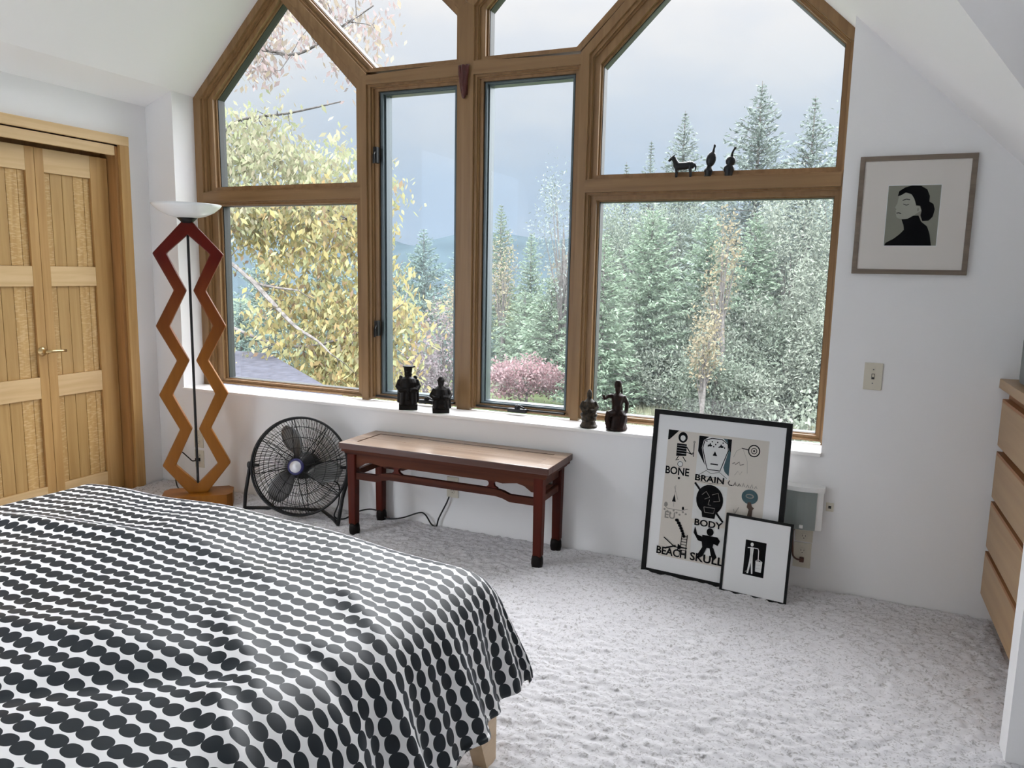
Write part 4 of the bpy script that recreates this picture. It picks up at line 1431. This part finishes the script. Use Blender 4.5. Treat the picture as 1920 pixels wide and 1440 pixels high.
# seated figure with one raised arm
b = MB()
b.lathe([(.050, 0), (.056, .008), (.050, .022), (.044, .05), (.040, .078)], 20)
b.ball((.02, .008, .05), (.034, .03, .045))
b.lathe([(.036, .07), (.030, .095), (.026, .125), (.032, .155), (.030, .175), (.012, .188)], 18)
b.tube([(-.016, -.014, .088), (-.044, -.040, .088), (-.050, -.038, .060), (-.040, -.036, .012)], [.019, .016, .014, .012], 10)
b.tube([(.016, -.014, .088), (.034, -.044, .078), (.022, -.046, .02)], [.019, .015, .012], 10)
b.tube([(-.028, -.004, .172), (-.046, -.016, .172), (-.066, -.030, .160), (-.072, -.032, .180)], [.012, .010, .008, .008], 10)
b.tube([(.028, 0, .172), (.048, .004, .135), (.044, -.012, .098), (.034, -.026, .088)], [.012, .011, .010, .009], 10)
b.ball((0, -.004, .206), (.015, .017, .022)); b.ball((0, -.020, .203), (.003, .004, .005))
b.lathe([(.017, .214), (.019, .226), (.017, .240), (.012, .250), (0, .252)], 14)
b.tube([(.014, .008, .225), (.018, .012, .20), (.022, .012, .178)], [.006, .006, .004], 8)
figure('statuette', 'red-brown carved seated statuette raising one arm, beside the leaning picture', 'statuette', (-1.000, .046, ZS), b, M_carv3, .003, .30)
# three bronzes on the upper rail
ZT = ZM1 + .0005
b = MB()
k = 1.0
b.tube([(-.034, 0, .058), (-.015, 0, .055), (.015, 0, .056), (.036, 0, .060)], [.018, .0185, .018, .0175], 14)
b.ball((.040, 0, .058), (.017, .016, .018)); b.ball((-.030, 0, .060), (.018, .015, .020))
b.tube([(-.032, 0, .066), (-.042, 0, .084), (-.046, 0, .098)], [.015, .012, .010], 12)
b.tube([(-.044, 0, .100), (-.058, 0, .092), (-.071, 0, .080)], [.0095, .0075, .0055], 12)
for s_ in (-1, 1): b.tube([(-.043, s_ * .005, .104), (-.042, s_ * .006, .112)], [.003, .001], 6)
for x0, x1 in ((-.030, -.028), (.036, .040)):
    for s_ in (-1, 1):
        b.tube([(x0, s_ * .009, .052), (x0 + .001, s_ * .010, .030), (x1 - .002, s_ * .010, .018), (x1, s_ * .010, .004), (x1 - .003, s_ * .010, .0)], [.009, .006, .0045, .005, .006], 10)
b.tube([(.055, 0, .066), (.062, 0, .050), (.060, 0, .030)], [.004, .005, .002], 8)
figure('horse_figurine', 'small dark bronze horse standing on the upper fir rail', 'figurine', (-.762, .190, ZT), b, M_bronze, .0022)
b = MB()
b.tube([(0, 0, 0), (0, 0, .03), (.004, 0, .05)], [.014, .020, .012], 14)
b.ball((.0, 0, .030), (.021, .018, .018))
b.ball((.010, 0, .082), (.024, .019, .036), Matrix.Rotation(.18, 3, 'Y')); b.tube([(.006, 0, .055), (.014, 0, .10)], [.016, .018], 12)
b.tube([(.018, 0, .11), (.021, 0, .130), (.024, 0, .146)], [.008, .005, .005], 10)
b.ball((.024, -.002, .142), (.006, .007, .009))
b.tube([(-.014, -.004, .0), (-.004, 0, .012)], [.008, .008], 8)
figure('abstract_figurine', 'slender dark bronze figurine with a pointed neck, between horse and its shorter twin', 'figurine', (-.640, .190, ZT), b, M_bronze, .0022)
b = MB()
b.tube([(0, 0, 0), (0, 0, .03)], [.018, .020], 14)
b.ball((.0, 0, .034), (.026, .020, .024)); b.ball((.006, 0, .070), (.024, .019, .024), Matrix.Rotation(.3, 3, 'Y'))
b.tube([(.010, 0, .085), (.012, 0, .105), (.017, 0, .120), (.024, 0, .128)], [.010, .006, .005, .005], 10)
b.ball((.024, 0, .130), (.007, .006, .006))
figure('abstract_figurine', 'squat dark bronze figurine with a crooked neck, farthest from the horse', 'figurine', (-.545, .190, ZT), b, M_bronze, .0022)
# carved ornament on the centre post
M_orn = mat('dark_red_carved_wood', (0.075, 0.014, 0.012), 0.35)
b = MB()
for x0, x1, y_ in ((-.026, -.004, .0), (.022, .004, -.004), (-.002, .002, -.010)):
    b.tube([(x0, y_, .172), (x0 * .75 + x1 * .25, y_ - .004, .12), (x0 * .35 + x1 * .65, y_ - .006, .06), (x1, -.004, .02)], [.0095, .011, .010, .009], 10)
b.ball((0, -.004, .016), (.013, .011, .016))
b.box(-.018, .018, .002, .010, .02, .165)
figure('carved_ornament', 'dark red carved wooden ornament shaped like a V on the centre post', 'ornament', (-1.938, YF - .0105, 2.332), b, M_orn, .0028)

# ------------------------------------------------------------------ garden and woods beyond the window
ZG = -3.6
M_grass = mat('lawn_grass', (0.052, 0.066, 0.032), 0.9, spec=0.05, noise=(1.2, .35))
g = MB()
gn = 40
gv = []; gf = []
for j in range(gn + 1):
    for i in range(gn + 1):
        x = -90 + 120 * i / gn; y = 3 + 110 * (j / gn) ** 1.6
        gv.append((x, y, ZG + .12 * math.sin(x * .6) * math.sin(y * .5)))
for j in range(gn):
    for i in range(gn):
        a = j * (gn + 1) + i
        gf.append((a, a + 1, a + gn + 2, a + gn + 1))
g.add(gv, gf)
solo('ground', g, M_grass, 'green lawn far below the window', 'lawn', kind='structure', smooth=True)

M_hill = mat('wooded_hill', (0.018, 0.026, 0.029), 0.95, spec=0.0, noise=(.03, .25))
g = MB()
gv = []; gf = []
na, nb = 60, 8
for i in range(na + 1):
    x = -420 + 520 * i / na
    t = (x + 420) / 520
    hgt = 40 + 7 * math.sin(t * 9 + .6) + 4 * math.sin(t * 23) - 16 * math.exp(-((x + 275) / 40) ** 2)
    for j in range(nb + 1):
        s_ = j / nb
        gv.append((x, 330 + 140 * s_, -20 + (hgt + 14) * math.sin(PI / 2 * s_)))
for i in range(na):
    for j in range(nb):
        a = i * (nb + 1) + j
        gf.append((a, a + nb + 1, a + nb + 2, a + 1))
g.add(gv, gf)
solo('hills', g, M_hill, 'long wooded ridge closing the view beyond the trees', 'hills', kind='structure', smooth=True)

# thin valley mist between the trees and the ridge (a real scattering volume)
mh = bpy.data.materials.new('valley_mist'); mh.use_nodes = True
t = mh.node_tree; t.nodes.clear()
o_ = t.nodes.new('ShaderNodeOutputMaterial'); vs2 = t.nodes.new('ShaderNodeVolumeScatter')
vs2.inputs['Color'].default_value = (0.45, 0.70, 1.0, 1); vs2.inputs['Density'].default_value = 0.00009
t.links.new(vs2.outputs[0], o_.inputs['Volume'])
b = MB(); b.box(-430, 120, 60, 320, -20, 45)
solo('mist', b, mh, 'thin bluish mist lying in the valley before the ridge', 'mist', kind='stuff')
mg = mh.copy(); mg.name = 'added_garden_haze'
for n_ in mg.node_tree.nodes:
    if n_.type == 'VOLUME_SCATTER': n_.inputs['Density'].default_value = 0.0006; n_.inputs['Color'].default_value = (0.75, 0.88, 1.0, 1)
b = MB(); b.box(-60, 20, 10, 42, ZG + .3, 4.2)  # haze volume added to lift the dark gaps among the trees
solo('haze', b, mg, 'faint added haze lifting the darks between the garden trees', 'haze', kind='stuff')

M_obark = mat('pale_oak_bark', (0.085, 0.08, 0.076), 0.9, spec=0.05, noise=(12, .4))
M_bark = mat('grey_bark', (0.085, 0.08, 0.075), 0.9, spec=0.05, noise=(12, .4))
M_shingle = mat('grey_roof_shingle', (0.040, 0.042, 0.052), 0.85, spec=0.08, noise=(9, .22))
M_siding = mat('pale_siding', (0.6, 0.6, 0.58), 0.8)
hs_ = thing('house', 'neighbouring house wing with a low grey shingle roof under the oak', 'house', (-10, 5, ZG))
b = MB()
A_, B_, C_, D_ = Vector((-15, 6, .055)), Vector((-8.42, 6, .055)), Vector((-4.75, 3.4, -.135)), Vector((-15, 3.4, -.135))
E_, F_ = Vector((-10.6, 7.4, -.135)), Vector((-15, 7.6, -.135))
up_ = Vector((0, 0, -.12))
for poly in ((D_, C_, B_, A_), (B_, E_, F_, A_)):
    n = len(poly)
    b.add([*poly, *[p + up_ for p in poly]], [tuple(range(n)), tuple(range(n, 2 * n))[::-1]] + [(i, n + i, n + (i + 1) % n, (i + 1) % n) for i in range(n)])
part('roof', b, M_shingle, hs_)
b = MB(); b.prism([(-14.8, 3.6), (-5.4, 3.6), (-8.7, 5.9), (-10.8, 7.2), (-14.8, 7.2)], ZG, -.26, XY); part('wall', b, M_siding, hs_)
b = MB(); b.lathe([(.07, -.05), (.07, .10), (.10, .10), (.09, .15), (0, .16)], 12, Matrix.Translation((-9.85, 5.55, .03))); part('roof_vent', b, M_black, hs_)


def leaf_quads(c, size, d, aspect=.45):
    """diamond leaves: centres c (n,3), long-axis directions d"""
    n = len(c)
    d = d / (np.linalg.norm(d, axis=1, keepdims=True) + 1e-9)
    r = rng.normal(size=(n, 3))
    w = np.cross(d, r); w /= (np.linalg.norm(w, axis=1, keepdims=True) + 1e-9)
    L = size[:, None] * d * .5
    Wd = size[:, None] * w * .5 * aspect
    v = np.stack([c - L, c + Wd - L * .1, c + L, c - Wd - L * .1], 1).reshape(-1, 3)
    return v


def leaf_obj(name, v, m, parent):
    M = np.array(MW[parent].inverted())
    v = v @ M[:3, :3].T + M[:3, 3]
    me = grid_mesh(name, v, np.arange(len(v)).reshape(-1, 4), m, smooth=False)
    o = bpy.data.objects.new(name, me)
    COL.objects.link(o)
    o.parent = parent; MW[o] = MW[parent]
    return o


def unit(n):
    v = rng.normal(size=(n, 3)); return v / np.linalg.norm(v, axis=1, keepdims=True)


def conifer(name, label, x, y, H, R, m, dens=1.0, group=None, spray=.24, shape=.8, bare=.08):
    t = thing(name, label, 'tree', (x, y, ZG), group=group)
    b = MB(); b.tube([(x, y, ZG), (x, y, ZG + H * .5), (x, y, ZG + H)], [.02 * H * .6 + .03, .012 * H * .6 + .02, .012], 7)
    C, Dd, Sz = [], [], []
    z = bare * H
    while z < H * .99:
        f = 1 - z / H
        rl = R * f ** shape
        nb_ = int(6 + 5 * f)
        ph = rng.random() * 6.28
        for k_ in range(nb_):
            a = ph + 6.283 * k_ / nb_ + rng.normal() * .25
            L_ = max(.10, rl * (0.70 + .5 * rng.random()))
            dr0 = -.30 + .75 * (z / H) + rng.normal() * .08
            ns = max(6, int(L_ / .038 * dens))
            s = rng.random(ns) ** .75
            px = x + np.cos(a) * L_ * s; py = y + np.sin(a) * L_ * s
            pz = ZG + z + L_ * s * dr0 * .55 + .22 * L_ * s ** 2.2 * (0.8)
            c = np.stack([px, py, pz], 1) + rng.normal(size=(ns, 3)) * np.array([.5, .5, .22]) * (.05 + .16 * L_ * (1 - s * .6))[:, None]
            d = np.stack([np.full(ns, np.cos(a)), np.full(ns, np.sin(a)), np.full(ns, dr0 * .5)], 1) + unit(ns) * .75
            C.append(c); Dd.append(d); Sz.append(spray * (.65 + .6 * rng.random(ns)) * (.55 + .45 * min(1, L_)))
            if L_ > .5 and k_ % 3 == 0:
                b.tube([(x, y, ZG + z), (x + math.cos(a) * L_ * .5, y + math.sin(a) * L_ * .5, ZG + z + L_ * .5 * dr0 * .55), (x + math.cos(a) * L_ * .9, y + math.sin(a) * L_ * .9, ZG + z + L_ * .9 * dr0 * .55 + .15 * L_)],
                       [.025, .016, .006], 4, cap=False)
        z += .16 + .14 * f * (H / 12)
    part('trunk', b, M_bark, t, fix=False)
    C = np.concatenate(C); Dd = np.concatenate(Dd); Sz = np.concatenate(Sz)
    leaf_obj('crown', leaf_quads(C, Sz, Dd, .30), m, t)
    return t


def broadleaf(name, label, x, y, H, R, m, n=5000, leaf=.11, group=None, cat='tree', z0=.12, loose=.2, droop=.4, aspect=.5, ncl=70, sq=1.0):
    t = thing(name, label, cat, (x, y, ZG), group=group)
    b = MB()
    zc = ZG + H * (z0 + 1) / 2; hz_ = H * (1 - z0) / 2
    u = unit(ncl); rr_ = (.35 + .65 * rng.random(ncl) ** .5)
    cl = np.stack([x + u[:, 0] * R * rr_, y + u[:, 1] * R * rr_, zc + u[:, 2] * hz_ * rr_ * (1 - .0)], 1)
    tp = [(x, y, ZG), (x + .02 * H, y, ZG + H * .35), (x, y, ZG + H * .75)]
    b.tube(tp, [.018 * H + .02, .012 * H + .015, .01], 6)
    for c in cl[::3]:
        zb = ZG + (c[2] - ZG) * (.35 + .25 * rng.random())
        b.tube([(x, y, zb), tuple((np.array([x, y, zb]) * .4 + c * .6) + np.array([0, 0, .05])), tuple(c)], [.006 * H + .006, .004 * H * .6 + .004, .003], 4, cap=False)
    part('trunk', b, M_bark, t, fix=False)
    per = n // ncl
    c = np.repeat(cl, per, 0)
    c = c + rng.normal(size=c.shape) * np.array([R, R, hz_ * sq]) * loose
    d = unit(len(c)) + np.array([0, 0, -droop])
    sz = leaf * (.6 + .8 * rng.random(len(c)))
    leaf_obj('crown', leaf_quads(c, sz, d, aspect), m, t)
    return t


G_spruce = leafmat('grey_green_spruce_needles', [(0.089, 0.111, 0.101), (0.121, 0.146, 0.132), (0.156, 0.183, 0.167), (0.106, 0.135, 0.119)], .25)
G_pine = leafmat('mid_green_pine_needles', [(0.097, 0.139, 0.097), (0.137, 0.182, 0.132), (0.178, 0.225, 0.167), (0.116, 0.160, 0.112)], .3)
G_fir = leafmat('blue_green_fir_needles', [(0.070, 0.107, 0.097), (0.102, 0.144, 0.128), (0.136, 0.181, 0.160), (0.088, 0.122, 0.107)], .25)
G_pale = leafmat('pale_silvery_green_leaves', [(0.112, 0.133, 0.108), (0.152, 0.174, 0.142), (0.179, 0.198, 0.164), (0.085, 0.104, 0.081)], .35)
G_sage = leafmat('sage_green_leaves', [(0.093, 0.119, 0.090), (0.125, 0.151, 0.118), (0.158, 0.182, 0.147), (0.071, 0.092, 0.070)], .35)
G_green = leafmat('fresh_green_leaves', [(0.073, 0.103, 0.060), (0.103, 0.135, 0.081), (0.132, 0.158, 0.097), (0.062, 0.086, 0.054)], .35)
G_autumn = leafmat('peach_autumn_leaves', [(0.169, 0.147, 0.089), (0.195, 0.174, 0.119), (0.161, 0.134, 0.093), (0.169, 0.169, 0.114)], .4)
G_oak = leafmat('yellow_oak_leaves', [(0.230, 0.206, 0.091), (0.273, 0.241, 0.116), (0.211, 0.229, 0.126), (0.248, 0.182, 0.091), (0.181, 0.198, 0.109), (0.155, 0.107, 0.076)], .45)
G_oakp = leafmat('green_oak_leaves', [(0.175, 0.198, 0.115), (0.219, 0.230, 0.147), (0.249, 0.249, 0.169), (0.188, 0.170, 0.122)], .45)
G_pink = leafmat('rose_maple_leaves', [(0.152, 0.085, 0.093), (0.191, 0.125, 0.131), (0.220, 0.169, 0.169), (0.128, 0.081, 0.085)], .4)
G_purple = leafmat('purple_grey_leaves', [(0.090, 0.072, 0.077), (0.126, 0.104, 0.113), (0.152, 0.136, 0.139), (0.086, 0.082, 0.082)], .35)
G_mauve = leafmat('faded_mauve_oak_leaves', [(0.195, 0.157, 0.149), (0.241, 0.199, 0.195), (0.232, 0.202, 0.147), (0.175, 0.157, 0.155)], .45)
G_meadow = leafmat('tall_tan_meadow_grass', [(0.180, 0.179, 0.122), (0.158, 0.176, 0.111), (0.198, 0.199, 0.147), (0.134, 0.151, 0.097)], .3)

gsp = 'spruces behind the square window'
for (x, y, H, R), lb in zip([(-3.92, 32, 13.4, 4.6), (-8.37, 38, 13.6, 3.8), (-1.63, 30, 12.2, 3.4), (-10.59, 40, 12.5, 2.2), (-12.53, 42, 11.7, 2.0)],
                            ['tallest grey spruce, its tip rising above the bronze figurines', 'grey spruce whose tip rises behind the bronze horse', 'grey-green spruce beside the fir jamb near the framed portrait',
                             'slim distant spruce just past the bronze horse on the post side', 'faint little spruce top close to the post by the square window']):
    conifer('spruce_tree', lb, x, y, H, R, G_spruce, .9, group=gsp, shape=.85)
broadleaf('bare_tree', 'thin half-bare treetop against the sky by the portrait-side jamb', -.35, 27, 10.5, .85, G_spruce, 1500, .13, z0=.45, loose=.22, ncl=60)
gp = 'green pines in the woods'
for (x, y, H, R), lb in zip([(-6.77, 25, 7.5, 2.3), (-5.04, 27, 7.4, 2.0), (-7.69, 22, 6.4, 1.6), (-3.15, 26, 7.4, 1.8), (-16.12, 36, 7.2, 1.3), (-11.47, 27, 4.9, 2.1), (-13.51, 29, 4.2, 1.9)],
                            ['bushy green pine filling the upper corner of the square window by the post', 'green pine below the bronze horse', 'grey-green pine pressed against the post in the square window', 'green pine below the two slim bronzes',
                             'dark small pine standing under the blue ridge', 'broad soft pine behind the pink shrub', 'dark rounded pine at the shaded middle of the crank casement']):
    conifer('pine_tree', lb, x, y, H, R, G_pine, 1.7, group=gp, spray=.20, shape=.6, bare=.04)
gf_ = 'blue-green firs beyond the casements'
for (x, y, H, R), lb in zip([(-19.48, 30, 7.1, 2.1), (-19.4, 34, 6.7, 1.8), (-22.18, 32, 5.2, 1.8), (-17.53, 35, 8.7, 1.5), (-16.6, 30, 6.0, 1.5), (-22.11, 20, 3.8, 2.0), (-25.95, 26, 5.8, 2.6), (-26.2, 31, 5.6, 2.8), (-16.5, 24, 3.3, 1.6)],
                            ['tall blue-green fir standing in the middle of the screen casement', 'blue-green fir half hidden by the wide centre post', 'low blue-green fir behind the oak leaves in the screen casement', 'bright green fir top at the edge of the crank casement',
                             'blue-green fir below the ridge in the crank casement', 'low bluish fir above the grey roof', 'bluish fir showing through gaps low in the oak', 'bluish fir showing through gaps high in the oak', 'low bluish fir above the tall statuette']):
    conifer('fir_tree', lb, x, y, H, R, G_fir if 'bright' not in lb else G_green, 1.6, group=gf_, spray=.19, shape=.65, bare=.03)
gb = 'pale bushes below the square window'
for (x, y, H, R), lb in zip([(-1.96, 27, 7.9, 2.0), (-.57, 24, 5.9, 1.2), (-3.24, 25, 4.6, 1.7), (-5.5, 26, 4.2, 2.0), (-7.53, 25, 3.9, 1.9), (-1.66, 24, 3.6, 1.5), (-3.78, 23, 2.8, 1.6), (-6.1, 24, 2.4, 1.6), (-8.3, 25, 2.0, 1.3), (-.54, 22.5, 3.9, .9), (-2.42, 22.4, 2.1, 1.2)],
                            ['tall silvery green tree under the spruce by the jamb', 'silvery tree touching the portrait-side jamb', 'silvery bush in the middle of the square window', 'pale bush low in the square window under the horse', 'pale bush behind the raised-arm statuette',
                             'pale bush just above the leaning picture at its wall-side corner', 'pale bush just above the leaning picture', 'low pale bush between statuette and leaning picture', 'low bush beside the gilt statuette', 'leafy bush low beside the portrait-side jamb', 'smallest pale bush at the edge of the tan meadow']):
    broadleaf('bush', lb, x, y, H, R, G_pale if lb[:4] != 'pale' else G_sage, int(5200 + 2200 * H), .125, group=gb, cat='bush', z0=.02, loose=.17, droop=.2, aspect=.35, ncl=90)
gk = 'pale trees filling the woods behind the pines'
for (x, y, H, R), lb in zip([(-11.8, 36, 8.6, 2.0), (-9.84, 34, 8.6, 1.7), (-8.29, 35, 8.7, 1.7), (-6.39, 35, 8.8, 1.7), (-4.51, 34, 8.5, 1.6), (-3.1, 35, 8.8, 1.6), (-1.31, 33, 8.5, 1.5)],
                            ['pale grey-green tree beside the post at the top of the square window', 'grey-green tree behind the bushy pine at the top of the square window', 'pale tree just under the bronze horse', 'pale tree under the slender bronze', 'pale tree under the squat bronze', 'pale tree standing before the tallest spruce', 'pale tree under the spruce by the jamb']):
    broadleaf('pale_tree', lb, x, y, H, R, G_sage, 9000, .14, group=gk, z0=.2, loose=.17, droop=.3, aspect=.35, ncl=100)
ga = 'small autumn trees in the woods'
for (x, y, H, R), lb in zip([(-3.84, 23, 7.4, .55), (-3.9, 20.5, 4.0, .45), (-11.57, 29, 6.3, .8), (-14.7, 29, 6.7, .7), (-10.3, 28.5, 4.2, .7), (-16.0, 27, 4.7, .8)],
                            ['narrow orange tree under the tallest spruce', 'yellowish sapling in the middle of the square window', 'yellow tree near the post in the crank casement', 'pinkish orange slim tree near the wide post in the crank casement',
                             'little yellow sapling above the pink shrub', 'orange sapling by the wide post in the screen casement']):
    broadleaf('autumn_tree', lb, x, y, H, R, G_autumn, 900, .12, group=ga, z0=.45, loose=.25, ncl=40)
broadleaf('bare_tree', 'wispy grey tree spreading bare twigs over the ridge in the crank casement', -11.0, 27, 9.3, 1.6, G_spruce, 2600, .14, z0=.40, loose=.16, ncl=70, aspect=.3)
broadleaf('pink_shrub', 'rose pink maple shrub on the lawn below the crank casement', -10.5, 22, 2.2, 1.55, G_pink, 5200, .12, cat='shrub', z0=.18, loose=.15, droop=.3, ncl=34)
gu = 'purple shrubs below the screen casement'
for (x, y, H, R), lb in zip([(-11.27, 17, 3.9, 1.1), (-10.5, 14, 3.1, .8)], ['purple-grey shrub behind the smaller statuette', 'purple shrub beside the tall statuette under the oak']):
    broadleaf('purple_shrub', lb, x, y, H, R, G_purple, 4200, .10, group=gu, cat='shrub', z0=.05, loose=.17, ncl=80)
broadleaf('bush', 'fresh green leafy bush at the bottom corner of the square window', -.42, 10, 3.0, .55, G_pale, 2600, .10, cat='bush', z0=.1, loose=.2)

# meadow strip: nobody could count its blades
mc = np.stack([rng.uniform(-7.5, 1, 16000), rng.uniform(17, 24, 16000), np.full(16000, ZG + .16)], 1)
mv = leaf_quads(mc, .38 + .25 * rng.random(16000), np.array([0, 0, 1.0]) + unit(16000) * .35, .09)
me_ = grid_mesh('meadow_grass', mv, np.arange(len(mv)).reshape(-1, 4), G_meadow, smooth=False)
mo_ = bpy.data.objects.new('meadow_grass', me_); COL.objects.link(mo_)
tag(mo_, 'tall tan meadow grass on the ground below the square window', 'grass', kind='stuff')

# the big oak close to the house
oak = thing('oak_tree', 'large yellow-green oak with long bare branches close to the window', 'tree', (-12.9, 9, ZG))
ob = MB()
ob.tube([(-12.9, 9, ZG), (-12.7, 8.6, -1), (-12.5, 8.2, 1.6), (-12.3, 7.9, 4.0), (-12.0, 7.6, 6.4)], [.36, .30, .26, .20, .12], 10)
BR = [
    ([(-12.5, 8.2, 2.2), (-12.02, 7.2, 2.2), (-9.72, 6.5, 1.526), (-8.74, 6.1, 1.178), (-7.57, 5.7, 1.09)], .065),
    ([(-8.9, 6.15, 1.24), (-8.1, 5.8, .84), (-7.55, 5.6, .55), (-7.0, 5.4, .38), (-6.6, 5.2, .22)], .045),
    ([(-12.4, 8.0, 2.6), (-12.3, 7.5, 2.99), (-10.59, 7.3, 3.73), (-9.99, 7.2, 3.99), (-8.85, 7.1, 4.01), (-7.7, 7, 4.1)], .05),
    ([(-12.2, 7.8, 5.0), (-11.6, 7, 5.29), (-8.96, 6.5, 4.89), (-7.88, 6.2, 4.65), (-6.94, 6, 4.88), (-6.26, 5.8, 5.03)], .045),
    ([(-12.6, 8.4, .9), (-11.43, 6.6, 1.02), (-9.3, 6.3, .36), (-7.83, 6, .2), (-6.62, 6, .51), (-5.9, 6, .95)], .04),
    ([(-12.4, 8.1, 2.9), (-10.8, 6.8, 2.6), (-9.2, 6.6, 2.55), (-7.8, 6.5, 2.4), (-6.4, 6.3, 1.9)], .035),
]
pts = []
for P_, r0 in BR:
    sp_ = smooth_path(P_, 5)
    ob.tube(sp_, [r0 * (1 - .8 * i / (len(sp_) - 1)) for i in range(len(sp_))], 7)
    pts += sp_
pa_ = np.array([tuple(p) for p in pts])


def oak_leaves(boxes, per, rad, leaf, m, name):
    C = []
    for (x0, x1, y0, y1, z0, z1, n) in boxes:
        c = np.stack([rng.uniform(x0, x1, n), rng.uniform(y0, y1, n), rng.uniform(z0, z1, n)], 1)
        for p in c:
            j = np.argmin(((pa_ - p) ** 2).sum(1))
            q_ = pa_[j]
            if rng.random() < .75 and ((q_ - p) ** 2).sum() < .45:
                ob.tube([tuple(q_), tuple((q_ + p) / 2 + rng.normal(size=3) * .06), tuple(p)], [.010, .006, .003], 4, cap=False)
        C.append(c)
    C = np.concatenate(C)
    c = np.repeat(C, per, 0)
    c = c + rng.normal(size=c.shape) * rad
    d = unit(len(c)) * .8 + np.array([0, 0, -.9])
    v = leaf_quads(c, leaf * (.6 + .8 * rng.random(len(c))), d, .42)
    leaf_obj(name, v, m, oak)


# lower pane: dense ochre leaves; upper pane: greener, with sky between
oak_leaves([(-11.0, -8.8, 6.7, 7.9, 1.5, 2.6, 50), (-8.8, -6.6, 5.9, 7.3, .7, 2.5, 75), (-8.6, -6.2, 5.5, 6.9, -.75, .8, 85), (-6.9, -5.75, 5.7, 6.4, -.7, 1.3, 34)], 46, .20, .125, G_oak, 'yellow_foliage')
oak_leaves([(-11.2, -7.1, 6.2, 7.9, 2.2, 3.3, 90), (-11.2, -8.7, 6.6, 7.9, 3.2, 3.95, 40)], 44, .20, .125, G_oakp, 'green_foliage')
oak_leaves([(-9.3, -6.5, 5.6, 6.6, 4.3, 5.6, 46)], 44, .17, .12, G_mauve, 'mauve_foliage')
part('trunk', ob, M_obark, oak, fix=False)
